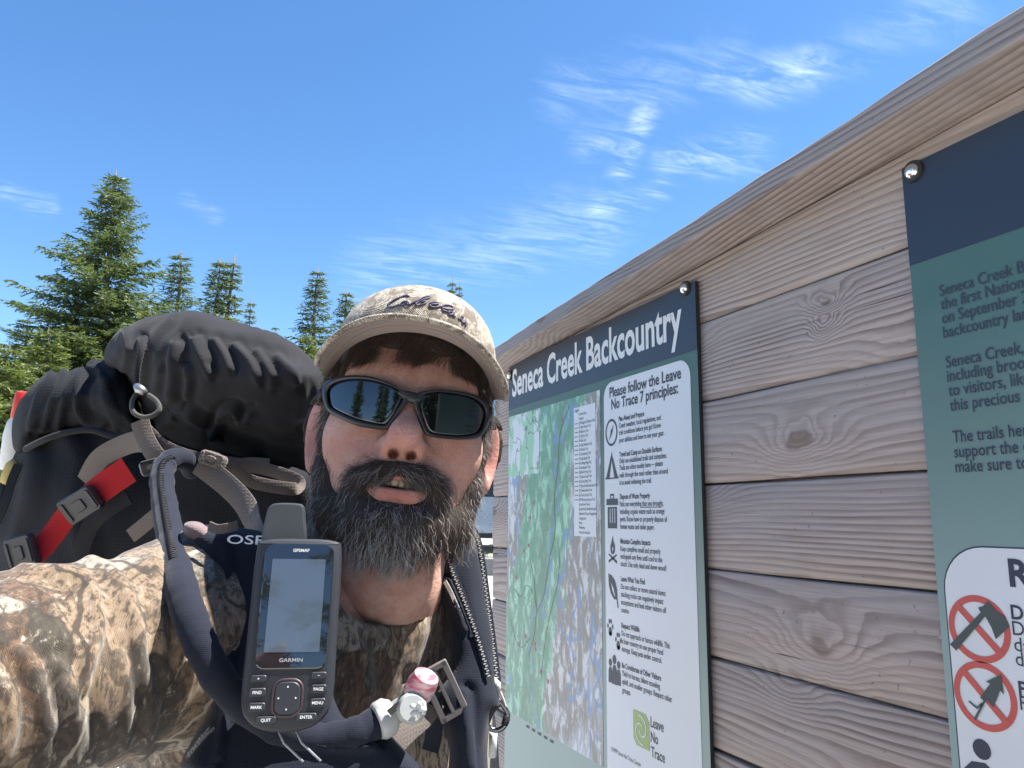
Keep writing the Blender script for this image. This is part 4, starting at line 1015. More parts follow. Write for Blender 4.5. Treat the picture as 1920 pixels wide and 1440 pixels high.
# ------------------------------------------------------------------ beard and hair
def hair_mat(name, c0, c1, rough=.45):
    m, T = new_mat(name); r = T.n('ShaderNodeNewGeometry', None, None).outputs['Random Per Island']
    finish(T, Base_Color=T.mix(r, c0, c1), Roughness=rough, Specular_IOR_Level=.35); return m
HAIR = hair_mat('hair_dark', (.034, .025, .021), (.115, .085, .070)); GREY = hair_mat('hair_grey', (.30, .29, .29), (.58, .56, .55)); 
def strands(name, roots, dirs, lens, rad, mat, rs, curl=.25, droop=.25, seg=5, parent=person):
    """thin tapering three-sided hairs; head frame"""
    n = len(roots); s = np.linspace(0, 1, seg)[None, :, None]
    a = rs.normal(0, 1, (n, 3)); a -= dirs * (a * dirs).sum(1, keepdims=True); a /= np.linalg.norm(a, axis=1, keepdims=True); b = np.cross(dirs, a)
    ph = rs.uniform(0, 6.28, (n, 1, 1)); fq = rs.uniform(2.0, 6.5, (n, 1, 1)); L = lens[:, None, None]
    am = curl * rs.uniform(.3, 1.0, (n, 1, 1)) * .25
    P_ = roots[:, None] + L * (s * dirs[:, None] + s ** 2 * np.array([0, -droop, 0])[None, None] + s * am * (np.sin(ph + fq * s) * a[:, None] + np.cos(ph + fq * s) * b[:, None]))
    r = rad * (1 - .75 * s) * rs.uniform(.7, 1.2, (n, 1, 1))
    ring = [P_ + r * (math.cos(t) * a[:, None] + math.sin(t) * b[:, None]) for t in (0, 2.094, 4.189)]
    V = np.stack(ring, 2).reshape(n, seg * 3, 3)
    f = np.array([[j * 3 + k, j * 3 + (k + 1) % 3, (j + 1) * 3 + (k + 1) % 3, (j + 1) * 3 + k] for j in range(seg - 1) for k in range(3)])
    F = (np.arange(n)[:, None, None] * seg * 3 + f[None]).reshape(-1, 4)
    return mesh_obj(name, h2w(V.reshape(-1, 3)), F, mat, parent, True)
def sample(V, Q, n, rs, w=None):
    A = np.linalg.norm(np.cross(V[Q[:, 2]] - V[Q[:, 0]], V[Q[:, 3]] - V[Q[:, 1]]), axis=1); cen = V[Q].mean(1)
    if w is not None: A = A * w(cen)
    i = rs.choice(len(Q), n, p=A / A.sum()); u, v = rs.rand(n, 1), rs.rand(n, 1)
    p = V[Q[i, 0]] * (1 - u) * (1 - v) + V[Q[i, 1]] * u * (1 - v) + V[Q[i, 2]] * u * v + V[Q[i, 3]] * (1 - u) * v
    N = vnormals(V, Q); nn = N[Q[i]].mean(1); return p, nn / (np.linalg.norm(nn, axis=1, keepdims=True) + 1e-9)
def beard_sdf(p):
    m = p.copy(); m[:, 0] = np.abs(m[:, 0])
    d = ell(p, (0, -.103, .044), (.067, .038, .048))
    d = smin(d, ell(p, (0, -.111, .070), (.045, .029, .042)), .02)
    d = smin(d, chain(m, ((.034, -.080, .084), (.026, -.104, .090), (0, -.104, .098)), (.012, .012, .010), .01), .012)
    d = smin(d, chain(m, ((.0725, .008, .030), (.0725, -.035, .034), (.066, -.070, .040), (.055, -.105, .044)), (.0080, .0098, .0150, .024), .01), .012)
    mus = chain(m, ((.003, -.0618, .1065), (.020, -.0652, .1022), (.033, -.0720, .0905), (.040, -.088, .0770)), (.0076, .0082, .0085, .0100), .006)
    d = smin(d, mus, .010)
    d = smax(d, -ell(p, (.002, -.0830, .124), (.0215, .0068, .036)), .006)
    return d
def shag(V, rs, amp): return V + rs.normal(0, amp, V.shape)
def beard():
    rs = np.random.RandomState(11)
    V, Q = sculpt(beard_sdf, (-.095, -.175, -.02), (.095, .03, .13), .0025)
    SH, T = new_mat('beard_base'); co = T.n('ShaderNodeTexCoord', out='Object')
    finish(T, Base_Color=T.mix(T.noise(T.scaled(co, (500, 500, 60)), 1.0, 4, .6), (.018, .013, .011), (.060, .044, .036)), Roughness=.8, Normal=bump(T, T.noise(T.scaled(co, (700, 700, 70)), 1.0, 3), 1.0, .003))
    base = mesh_obj('beard', h2w(V), Q, SH, person, True)
    def go(n, w, rad, mat, name, lmul=1.0, out=.30):
        p, nn = sample(V, Q, n, rs, w)
        x, y, z = p.T
        fl = np.stack([np.sign(x) * np.clip(np.abs(x) / .06, 0, 1) * .28 + rs.normal(0, .16, n), np.full(n, -1.0) + rs.normal(0, .12, n), .10 + rs.normal(0, .14, n)], 1)
        fl += .30 * np.stack([np.sin(x * 260 + y * 120 + 1.3), .3 * np.sin(y * 300), np.sin(z * 240 + x * 170)], 1)
        mu = np.exp(-((y + .062) / .012) ** 2) * (z > .085); fl[:, 0] += mu * np.sign(x) * .75
        d = fl - nn * (fl * nn).sum(1, keepdims=True) * .8 + nn * (out * rs.uniform(.3, 1.5, (n, 1))); d /= np.linalg.norm(d, axis=1, keepdims=True)
        L = (.008 + .007 * np.clip((-.075 - y) / .06, 0, 1) + .004 * mu) * rs.uniform(.55, 1.35, n) * lmul
        return strands(name, p - nn * .0012, d, L, rad, mat, rs, 1.25, .15, 6, base)
    front = lambda c: (c[:, 2] > .0) * 1.0
    go(9500, front, .00016, HAIR, 'dark_beard_hair')
    grey_w = lambda c: (c[:, 2] > -.0) * (.10 + 1.6 * np.exp(-(c[:, 0] / .030) ** 2) * (c[:, 1] < -.085) + .8 * np.exp(-((np.abs(c[:, 0]) - .076) / .008) ** 2) + .9 * np.exp(-((c[:, 1] + .062) / .014) ** 2) * (c[:, 2] > .080))
    go(2400, grey_w, .00021, GREY, 'grey_beard_hair', 1.4, .50)
    go(2200, lambda c: (c[:, 2] > .082) * (c[:, 1] > -.074) * (c[:, 1] < -.050) * 1.0, .00016, HAIR, 'moustache_hair', 1.25, .35)
    # thinner growth along the cheek line, rooted in the skin
    hv, hq = sculpt(head_sdf, (-.095, -.13, -.01), (.095, .01, .125), .0035)
    p, nn = sample(hv, hq, 4600, rs, lambda c: np.exp(-(np.clip(beard_sdf(c.astype(np.float32)), 0, 1) / .0065) ** 2) * (np.abs(c[:, 0]) > .018))
    dd = np.stack([np.sign(p[:, 0]) * .25 + rs.normal(0, .25, 4600), np.full(4600, -1.0), rs.normal(.1, .2, 4600)], 1); dd = dd - nn * (dd * nn).sum(1, keepdims=True) * .9 + nn * .3; dd /= np.linalg.norm(dd, axis=1, keepdims=True)
    strands('cheek_line_hair', p, dd, rs.uniform(.003, .010, 4600), .00013, HAIR, rs, .6, .1, 4, base)
beard()
def hair():
    rs = np.random.RandomState(23)
    def fn(p):
        d = head_sdf(p) - .0045; ax = np.abs(p[:, 0]); y, z = p[:, 1], p[:, 2]
        top = np.maximum(.0550 - .20 * np.abs(np.sin(p[:, 0] * 75)) * .03 - y + np.clip(z - .02, 0, 1) * .05, -.2)
        side = np.maximum(np.maximum(z - (.036 + .25 * (y - .0)), .006 - y - .007 * np.sin(z * 260) - .004 * np.sin(z * 610) + np.clip(.0 - z, 0, .1) * .3), .060 - ax)
        back = np.maximum(z + .025, -.075 - y)
        return np.maximum(d, np.minimum(np.minimum(top, side), back))
    V, Q = sculpt(fn, (-.11, -.09, -.13), (.11, .10, .11), .003)
    base = mesh_obj('hair', h2w(V), Q, bpy.data.materials['beard_base'], person, True)
    # fringe swept over the forehead
    n = 4600; x = rs.uniform(-.064, .066, n); z = .083 * np.sqrt(np.clip(1 - (x / .086) ** 2, 0, 1)) + .004; y = .059 - 2.6 * x * x + rs.uniform(-.009, .008, n)
    keep = rs.rand(n) < np.clip(.75 + .45 * np.sin(x * 140 + 1.0) - .9 * np.exp(-((x + .030) / .010) ** 2), .08, 1); x, y, z = x[keep], y[keep], z[keep]; n = len(x)
    clump = np.round((x + rs.normal(0, .003, n)) * 160) / 160
    d = np.stack([(-.55 - 5 * (clump - x)) * np.where(x < .03, 1, -.8) * (.4 + .6 * np.sin(clump * 90) ** 2) + rs.normal(0, .08, n), np.full(n, -1.0), .16 + rs.normal(0, .06, n)], 1); d /= np.linalg.norm(d, axis=1, keepdims=True)
    strands('fringe', np.stack([x, y, z], 1), d, rs.uniform(.006, .036, n) * (.5 + .65 * np.sin(clump * 170) ** 2), .00015, HAIR, rs, .35, .05, 5, base)
    # side hair above the ears, flicking outwards
    for sgx, nm, n, out in ((-1, 'side_hair', 2200, .75), (1, 'side_hair', 1600, .8)):
        y = rs.uniform(-.012, .052, n); z = rs.uniform(-.035, .040, n) ; x = sgx * (.079 - .25 * np.clip(z, 0, 1) * .6 + .002)
        d = np.stack([sgx * out * rs.uniform(.0, .9, n) ** 1.5, -1 + rs.normal(0, .15, n), -.35 + rs.normal(0, .22, n)], 1); d /= np.linalg.norm(d, axis=1, keepdims=True)
        L = rs.uniform(.014, .038, n)
        strands(nm, np.stack([x, y, z], 1), d, L, .0002, HAIR, rs, .8, -.15 if sgx < 0 else -.05, 5, base)
    for sg in (-1.0, 1.0):
        n = 260; z = rs.uniform(-.03, .03, n); y = rs.uniform(-.01, .03, n)
        d = np.stack([sg * rs.uniform(.1, .7, n), np.full(n, -1.0), -.4 + rs.normal(0, .2, n)], 1); d /= np.linalg.norm(d, axis=1, keepdims=True)
        strands('grey_side_hair', np.stack([np.full(n, sg * .081), y, z], 1), d, rs.uniform(.015, .03, n), .00018, GREY, rs, .8, -.1, 5, base)
hair()

# ------------------------------------------------------------------ clothes
def camo_mat(name, seed=0.0, warm=1.0, fine=1.0, lines=True):
    m, T = new_mat(name); co = T.n('ShaderNodeVectorMath', {0: T.n('ShaderNodeTexCoord', out='Object'), 1: (seed, seed * .7, 0)}, operation='ADD')
    wrp = T.n('ShaderNodeVectorMath', {0: T.noise(co, 30.0 * fine, 3, .5, out=1), 3: .034 / fine}, operation='SCALE')
    big = T.noise(co, 9.0 * fine, 3, .5, .6)
    bark = T.noise(T.scaled(co, (1, 1, .40)), 190.0 * fine, 5, .68, .3)
    flake = T.noise(T.scaled(co, (1, 1, .7)), 95.0 * fine, 5, .66, .4)
    cell = T.n('ShaderNodeTexVoronoi', {'Vector': T.vmath('ADD', T.scaled(co, (1, 1, .55), rot=(.2, .3, 0)), wrp), 'Scale': 27.0 * fine}, None)
    pick = T.n('ShaderNodeSeparateColor', {0: cell.outputs['Color']})
    c = T.ramp(pick, [(0, (.200, .138, .085)), (.24, (.125, .072, .040)), (.42, (.165, .138, .104)), (.58, (.062, .052, .036)), (.70, (.235, .168, .108)), (.86, (.32, .275, .215))], 'CONSTANT')
    c = T.mix(T.math('MULTIPLY', T.sstep(bark, .53, .39), .85), c, (.034, .026, .020))
    c = T.mix(T.math('MULTIPLY', T.sstep(bark, .55, .66), .60), c, (.33, .28, .22))
    c = T.mix(T.math('MULTIPLY', T.math('MULTIPLY', T.sstep(flake, .60, .68), T.sstep(big, .42, .55)), .75), c, (.44, .40, .34))
    c = T.mix(T.math('MULTIPLY', T.sstep(flake, .36, .28), .6), c, (.035, .028, .022))
    edge = T.n('ShaderNodeTexVoronoi', {'Vector': T.vmath('ADD', T.scaled(co, (1, 1, .55), rot=(.2, .3, 0)), wrp), 'Scale': 27.0 * fine}, 0, feature='DISTANCE_TO_EDGE')
    c = T.mix(T.math('MULTIPLY', T.sstep(edge, .05, .012), .65), c, (.030, .022, .016))
    if lines:
        wv = T.vmath('ADD', T.scaled(co, (1, 1, .42)), T.n('ShaderNodeVectorMath', {0: T.noise(co, 24, 3, out=1), 3: .035}, operation='SCALE'))
        br = T.n('ShaderNodeTexVoronoi', {'Vector': wv, 'Scale': 13.0 * fine}, 0, feature='DISTANCE_TO_EDGE')
        c = T.mix(T.math('MULTIPLY', T.math('MULTIPLY', T.sstep(br, .026, .014), T.sstep(T.noise(co, 8, 2), .40, .50)), .9), c, (.035, .025, .018))
        br2 = T.n('ShaderNodeTexVoronoi', {'Vector': T.scaled(wv, (1, 1, 1), loc=(3, 1, 2)), 'Scale': 9.0 * fine}, 0, feature='DISTANCE_TO_EDGE')
        c = T.mix(T.math('MULTIPLY', T.math('MULTIPLY', T.sstep(br2, .020, .010), T.sstep(T.noise(co, 7, 2), .50, .60)), .85), c, (.44, .40, .33))
    tw = T.n('ShaderNodeTexWave', {'Vector': T.scaled(co, (1, 1, 1), rot=(0, .6, .5)), 'Scale': 420.0, 'Distortion': .8, 'Detail': 1}, 1)
    c = T.mix(T.math('MULTIPLY', tw, .07), c, (.04, .03, .025))
    finish(T, Base_Color=c, Roughness=.88, Sheen_Weight=.25, Normal=bump(T, T.math('ADD', T.math('MULTIPLY', tw, .6), T.noise(co, 500, 2)), .4, .0005))
    return m
CAMO = camo_mat('camouflage_cloth', 0, 1.25)
def neck_cut(p):
    """opening of the collar, in camera axes"""
    q = (p - HO.astype(np.float32)) @ HM.T.astype(np.float32); return ell(q, (.0, -.158, .0), (.070, .050, .080))
def shirt():
    V, Q = sculpt(lambda p: np.maximum(torso_sdf(p, .006), -neck_cut(p)), (-.46, -.90, .52), (.16, -.12, 1.12), .006)
    V = relax(V, Q); V = wrinkle(V, vnormals(V, Q), .0022, 34, 3, (1.6, .6, 1))
    V = folds(V, vnormals(V, Q), [([(650, 1180), (680, 1240), (690, 1300)], .004, 16), ([(780, 1120), (790, 1180), (770, 1240)], .004, 16)])
    o = csurf('shirt', V, Q, CAMO, person)
    def sl(p):
        d = chain(p, (SR + np.array((.03, 0, .03)), SR, EL, EL * .45 + WR * .55), (.075, .083, .076, .052), .03)
        a = np.clip(((p - SR) @ (EL - SR)) / ((EL - SR) @ (EL - SR)), 0, 1); return d
    V, Q = sculpt(sl, (-.53, -.36, .22), (-.14, -.08, .84), .0032); V = relax(V, Q)
    N = vnormals(V, Q); V = wrinkle(V, N, .0022, 45, 5, (.7, 1, 1.5))
    V = folds(V, vnormals(V, Q), [([(110, 1042), (160, 1048), (200, 1066), (233, 1100), (253, 1147), (263, 1213), (265, 1285)], .0055, 13),
        ([(40, 1068), (110, 1072), (155, 1082), (175, 1110), (185, 1160), (184, 1195), (166, 1250), (155, 1290)], .0055, 13),
        ([(286, 1040), (300, 1090), (305, 1140), (304, 1185), (310, 1260)], .0040, 9), ([(112, 1250), (136, 1310), (143, 1360), (136, 1430)], .0050, 15),
        ([(42, 1225), (74, 1280), (93, 1365)], .0045, 15), ([(-10, 1250), (18, 1305), (24, 1355), (10, 1420)], .0045, 14), ([(166, 1280), (160, 1350), (170, 1430)], .0035, 9),
        ([(336, 1060), (342, 1110), (338, 1180), (345, 1250)], .0030, 8), ([(225, 1230), (240, 1310), (235, 1400)], .0035, 10), ([(280, 1250), (290, 1330), (265, 1430)], .0035, 10), ([(60, 1100), (100, 1140), (112, 1200)], .0025, 14)])
    
    for _ in range(3): V = relax(V, Q, .45)
    csurf('sleeve', V, Q, CAMO, o)
    # ribbed collar
    cpx = [(628, 1085, .80), (640, 1135, .775), (668, 1172, .755), (710, 1192, .748), (752, 1178, .752), (782, 1142, .765), (797, 1100, .785), (800, 1065, .815)]
    pts = spline(np.array([P(*q) for q in cpx]), 8)
    b = MB(); b.tube(pts, .0085, 10, flat=.55, nrm=-fwd); b.build('collar', CAMO, o, True)
    # legs
    wc = c2w(TC); ux = c2w(TC + TR) - wc; ux = unit((ux[0], ux[1], 0)); uf = c2w(TC + TN) - wc; uf = unit((uf[0], uf[1], 0))
    hip = np.array([wc[0], wc[1], .93])
    def legs(p):
        d = None
        for s in (-1, 1):
            h = hip + ux * s * .09; e = chain(p, (h, h + np.array([0, 0, -.44]) + ux * s * .02 + uf * .03, h + np.array([0, 0, -.83]) + ux * s * .03), (.105, .08, .068), .02); d = e if d is None else smin(d, e, .03)
        return smin(d, ell(p, tuple(hip + np.array([0, 0, .06])), (.17, .17, .14)), .04)
    V, Q = sculpt(legs, hip - np.array([.32, .32, .90]), hip + np.array([.32, .32, .26]), .014); V = wrinkle(V, vnormals(V, Q), .006, 30, 7)
    mesh_obj('trousers', V, Q, fabric('olive_trousers', (.10, .095, .07)), person, True)
    for s in (-1, 1):
        a = hip + ux * s * .12; a[2] = 0
        V, Q = sculpt(lambda p: np.maximum(smin(ell(p, tuple(a + uf * .07 + np.array([0, 0, .05])), (.075, .075, .055)), smin(ell(p, tuple(a + uf * .0 + np.array([0, 0, .05])), (.07, .07, .06)), cap_(p, a + np.array([0, 0, .06]), a + np.array([0, 0, .16]), .06), .03), .04), .002 - p[:, 2]), a - np.array([.2, .2, .01]), a + np.array([.2, .2, .25]), .008)
        mesh_obj('boot', V, Q, simple('boot_leather', (.07, .05, .035), .6), person, True)
shirt()
from mathutils.bvhtree import BVHTree
# ================================================================== CAP
def cap_cloth():
    m, T = new_mat('cap_camouflage'); co = T.n('ShaderNodeTexCoord', out='Object')
    f1 = T.noise(T.scaled(co, (1, 1, .8)), 260.0, 5, .7, 1.2); f2 = T.noise(co, 70.0, 4, .6, .8); f3 = T.noise(T.scaled(co, (1, 1, 1), loc=(3, 1, 0)), 26.0, 3, .5)
    c = T.mix(T.sstep(f1, .40, .60), (.17, .14, .105), (.46, .41, .335))
    c = T.mix(T.math('MULTIPLY', T.sstep(f2, .50, .55), .8), c, (.115, .092, .07)); c = T.mix(T.math('MULTIPLY', T.sstep(f3, .55, .62), .4), c, (.46, .42, .35))
    c = T.mix(T.math('MULTIPLY', T.sstep(f2, .38, .30), .6), c, (.50, .46, .39))
    tw = T.n('ShaderNodeTexWave', {'Vector': T.scaled(co, (1, 1, 1), rot=(.4, .6, 0)), 'Scale': 200.0, 'Distortion': .5}, 1)
    finish(T, Base_Color=c, Roughness=.9, Sheen_Weight=.2, Normal=bump(T, T.math('ADD', tw, T.noise(co, 600, 2)), .5, .0006)); return m
CAPM = cap_cloth()
UNDER = fabric('brim_underside_cloth', (.30, .25, .225), weave=1100)
cap = thing('baseball_cap', h2w((0, .05, 0)), 'tan camouflage baseball cap with dark script lettering on the person\u2019s head', 'cap')
def build_cap():
    n, m = 64, 22; v, f = [], []
    RX, RZ, ZC_, TOP = .0865, .107, -.008, .1375
    for j in range(m):
        t = j / (m - 1) * .995; g = (1 - t ** 2.5) ** (1 / 2.1)
        for i in range(n):
            a = 2 * math.pi * i / n; sx, sz = math.sin(a), math.cos(a)
            yb = .045 + .023 * sz; y = yb + (TOP - yb) * t
            seam = 1 - .006 * sum(math.exp(-((math.atan2(math.sin(a - q), math.cos(a - q))) / .03) ** 2) for q in (math.pi / 3, -math.pi / 3, math.pi, 2 * math.pi / 3, -2 * math.pi / 3))
            fr = 1 + .02 * max(0, sz) * math.sin(t * 3.0)
            w = 1 + .006 * math.sin(5 * a + 3 * t) * t
            v.append((RX * g * sx * seam * w, y + .003 * math.sin(3 * a + 1) * t * (1 - t), ZC_ + RZ * g * sz * seam * fr))
    for j in range(m - 1): f += [[j * n + i, j * n + (i + 1) % n, (j + 1) * n + (i + 1) % n, (j + 1) * n + i] for i in range(n)]
    f.append([(m - 1) * n + i for i in range(n)])
    Wv = h2w(v); crown = mesh_obj('crown', Wv, f, CAPM, cap, True, fix=True)
    so_ = crown.modifiers.new('thickness', 'SOLIDIFY'); so_.thickness = .002; so_.offset = -1
    tri = BVHTree.FromPolygons([Vector(q) for q in Wv], f)
    b = MB(); q = np.array(v[(m - 1) * n: m * n]).mean(0); b.tube(h2w([q + (0, -.001, 0), q + (0, .003, 0), q + (0, .005, 0)]), [.007, .0065, .003], 12); b.build('top_button', CAPM, cap, True)
    # brim
    K, R_ = 49, 12; top, und = [], []
    for i in range(K):
        s = -1 + 2 * i / (K - 1); a = s * math.radians(76)
        inn = np.array([RX * 1.0 * math.sin(a), .0685 - .040 * s * s + .0, ZC_ + RZ * 1.0 * math.cos(a)])
        e = abs(s) ** 3.2
        outp = np.array([.0925 * math.copysign(abs(s) ** .85, s), .0640 - .038 * s * s - .004 * s, .066 + .094 * (max(0, 1 - abs(s) ** 2.6)) ** .62])
        for r in range(R_ + 1):
            t = r / R_; p = inn * (1 - t) + outp * t; p[1] += .003 * math.sin(t * math.pi) * (1 - .5 * s * s)
            top.append(p + (0, .0016, 0)); und.append(p - (0, .0016, 0))
    N = R_ + 1; ft = [[i * N + r, (i + 1) * N + r, (i + 1) * N + r + 1, i * N + r + 1] for i in range(K - 1) for r in range(R_)]
    mesh_obj('brim', np.vstack([h2w(top)]), ft, CAPM, cap, True)
    mesh_obj('brim_underside', np.vstack([h2w(und)]), ft, UNDER, cap, True)
    rimp = [(np.array(top[i * N + R_]) + np.array(und[i * N + R_])) / 2 for i in range(K)]
    b = MB(); b.tube(h2w(rimp), .0026, 8); b.build('brim_edge_binding', CAPM, cap, True)
    b = MB()
    for t in (.35, .6, .82):                                  # stitched rows under the brim
        r = int(t * R_); b.tube(h2w([und[i * N + r] - np.array((0, .0002, 0)) for i in range(2, K - 2)]), .00035, 4)
    b.build('brim_stitching', simple('brim_thread', (.24, .20, .18), .8), cap, True)
    band = [(RX * .985 * math.sin(t), .046 + .023 * math.cos(t) + .002, ZC_ + RZ * .985 * math.cos(t)) for t in np.linspace(0, 2 * math.pi, 60, endpoint=False)]
    b = MB(); b.tube(h2w(band), .006, 8, True, flat=.35, nrm=c2w(HO + Hu) - c2w(HO)); b.build('sweatband', fabric('sweatband_dark', (.05, .045, .045)), cap, True)
    # embroidered script
    K_ = lambda L: [(640 + x / 6.4, 530 + y / 6.4) for x, y in L]
    script = [K_([(815, 168), (792, 157), (740, 165), (680, 190), (620, 220), (575, 252), (556, 280), (568, 296), (605, 295), (650, 282), (700, 262)]),
        K_([(795, 226), (755, 230), (718, 250), (712, 268), (742, 268), (785, 248), (800, 226), (790, 262), (835, 258)]),
        K_([(835, 258), (880, 235), (950, 195), (1020, 168), (1066, 166), (1050, 184), (975, 208), (912, 240), (892, 265), (935, 272), (990, 256), (1020, 232), (1000, 222), (965, 236)]),
        K_([(1058, 250), (1110, 236), (1165, 242), (1150, 258), (1090, 262), (1060, 272), (1085, 292), (1140, 296), (1190, 284)]),
        K_([(1195, 296), (1240, 270), (1310, 276), (1346, 300), (1330, 320), (1270, 318), (1212, 306), (1222, 332), (1270, 348)]),
        K_([(1330, 348), (1290, 350), (1285, 372), (1310, 386), (1342, 378), (1352, 358), (1342, 394), (1372, 408)]), K_([(1440, 402), (1466, 420)]),
        K_([(1400, 425), (1425, 442), (1450, 440), (1430, 420)]), K_([(1440, 455), (1466, 484), (1495, 450), (1496, 490), (1490, 520)])]
    b = MB()
    for L in script:
        L = spline(L, 4); pts = []
        for a, c in L:
            h = tri.ray_cast(Vector(CAM), Vector(ray(a, c)).normalized())
            if h[0] is not None: pts.append(np.array(h[0] + (Vector(CAM) - h[0]).normalized() * .0007))
        if len(pts) > 2: b.tube(np.array(pts), .0010 * (.75 + .5 * np.abs(np.sin(np.arange(len(pts)) * .35))), 5)
    b.build('script_lettering', simple('embroidery_thread', (.05, .04, .085), .6), cap, True)
build_cap()

# ================================================================== SUNGLASSES
gl = thing('sunglasses', h2w((0, -.03, .10)), 'black wraparound sunglasses with dark mirrored lenses on the person\u2019s face', 'sunglasses')
FRAME = simple('glasses_frame_black', (.022, .023, .026), .38, var=.1, scale=200, bs=.12, bd=.0003)
LENS = simple('dark_lens', (.006, .007, .009), .02, 0, var=.0, bs=.0, Specular_IOR_Level=.8, Coat_Weight=.5, Coat_Roughness=.015, Coat_IOR=1.6)
def wrap_z(x, y): return .1140 - 7.4 * x * x - 1.6 * (y + .004) ** 2
def on_wrap(px, py, dz=0.0):
    z = .10
    for _ in range(12): q = px_head(px, py, z); z = wrap_z(q[0], q[1]) + dz
    return px_head(px, py, z)
def zpx(L): return [(560 + x / 4.8, 680 + y / 4.8) for x, y in L]
LIN = zpx([(265, 245), (300, 202), (370, 168), (460, 152), (560, 150), (680, 165), (780, 195), (860, 225), (920, 262), (945, 300), (930, 345), (880, 430), (830, 500), (792, 550), (755, 560), (690, 550), (600, 530), (500, 500), (400, 460), (320, 420), (280, 388), (262, 320)])
LOUT = zpx([(196, 222), (260, 165), (360, 125), (480, 112), (620, 120), (740, 150), (840, 190), (920, 236), (985, 272), (1000, 320), (975, 365), (905, 455), (845, 545), (802, 600), (755, 606), (650, 592), (540, 572), (430, 532), (330, 482), (255, 440), (226, 375), (206, 300)])
RIN = zpx([(1110, 302), (1150, 280), (1230, 266), (1320, 268), (1420, 280), (1520, 302), (1600, 336), (1650, 380), (1676, 430), (1680, 485), (1662, 560), (1632, 618), (1600, 640), (1540, 655), (1440, 662), (1330, 655), (1230, 642), (1180, 622), (1150, 575), (1118, 490), (1090, 400), (1088, 345)])
ROUT = zpx([(1048, 282), (1110, 258), (1230, 240), (1350, 245), (1480, 262), (1600, 292), (1680, 345), (1722, 415), (1728, 485), (1702, 565), (1660, 640), (1620, 676), (1550, 690), (1430, 694), (1300, 686), (1210, 672), (1148, 655), (1112, 605), (1080, 520), (1050, 435), (1030, 375), (1028, 320)])
def resample(L, n, cen):
    L = spline(L, 6, True); a = np.unwrap(np.arctan2(L[:, 1] - cen[1], L[:, 0] - cen[0])); 
    if a[-1] < a[0]: L, a = L[::-1], a[::-1]; a = np.unwrap(a)
    t = np.linspace(-math.pi, math.pi, n, endpoint=False); aa = np.concatenate([a - 2 * math.pi, a, a + 2 * math.pi]); LL = np.vstack([L, L, L]); o = np.argsort(aa)
    return np.stack([np.interp(t, aa[o], LL[o, 0]), np.interp(t, aa[o], LL[o, 1])], 1)
def build_glasses():
    n = 72
    for inn, out in ((LIN, LOUT), (RIN, ROUT)):
        cen = np.mean(inn, 0); I, Oo = resample(inn, n, cen), resample(out, n, cen)
        v = []
        for k, dz in ((0, -.0035), (.08, .0005), (.35, .0024), (.7, .0022), (.95, .0004), (1.0, -.0035)):
            for i in range(n): q = Oo[i] * (1 - k) + I[i] * k; v.append(on_wrap(q[0], q[1], dz))
        f = [[r * n + i, r * n + (i + 1) % n, ((r + 1) % 6) * n + (i + 1) % n, ((r + 1) % 6) * n + i] for r in range(6) for i in range(n)]
        mesh_obj('rim', h2w(v), f, FRAME, gl, True, fix=True)
        v, f = [], []; R_ = 8
        for r in range(R_ + 1):
            for i in range(n): q = cen + (I[i] - cen) * (1.02 * r / R_ if r else .001); v.append(on_wrap(q[0], q[1], -.0012))
        for r in range(R_): f += [[r * n + i, r * n + (i + 1) % n, (r + 1) * n + (i + 1) % n, (r + 1) * n + i] for i in range(n)]
        v2 = [np.array(q) - (0, 0, .0016) for q in v]; m = len(v)
        f2 = f + [[q + m for q in g][::-1] for g in f] + [[R_ * n + i, R_ * n + (i + 1) % n, m + R_ * n + (i + 1) % n, m + R_ * n + i] for i in range(n)]
        mesh_obj('lens', h2w(list(v) + v2), f2, LENS, gl, True, fix=True)
    br = [on_wrap(*q) for q in zpx([(900, 262), (960, 290), (1010, 312), (1050, 318), (1085, 308), (1130, 278)])]
    b = MB(); b.tube(h2w(spline(br, 5)), np.interp(np.linspace(0, 1, 26), (0, .25, .5, .75, 1), (.0015, .0048, .0056, .0046, .0015)), 12, flat=.55, nrm=h2w(Hn * 0 + np.array((0, 0, 1))) - h2w((0, 0, 0))); b.build('bridge', FRAME, gl, True)
    for sx, q in ((-1, (206, 275)), (1, (1716, 450))):
        p = on_wrap(*zpx([q])[0]); e = np.array((sx * .086, .004 + .0, .02)); g = np.array((sx * .092, .002, -.012)); h_ = np.array((sx * .090, -.022, -.034))
        pts = spline([p + (0, 0, -.001), p + np.array((sx * .004, 0, -.018)), e, g, h_], 6)
        b = MB(); b.tube(h2w(pts), np.interp(np.linspace(0, 1, len(pts)), (0, .3, 1), (.0068, .0052, .0035)), 10, flat=.45, nrm=h2w((1, 0, 0)) - h2w((0, 0, 0))); b.build('temple_arm', FRAME, gl, True)
build_glasses()

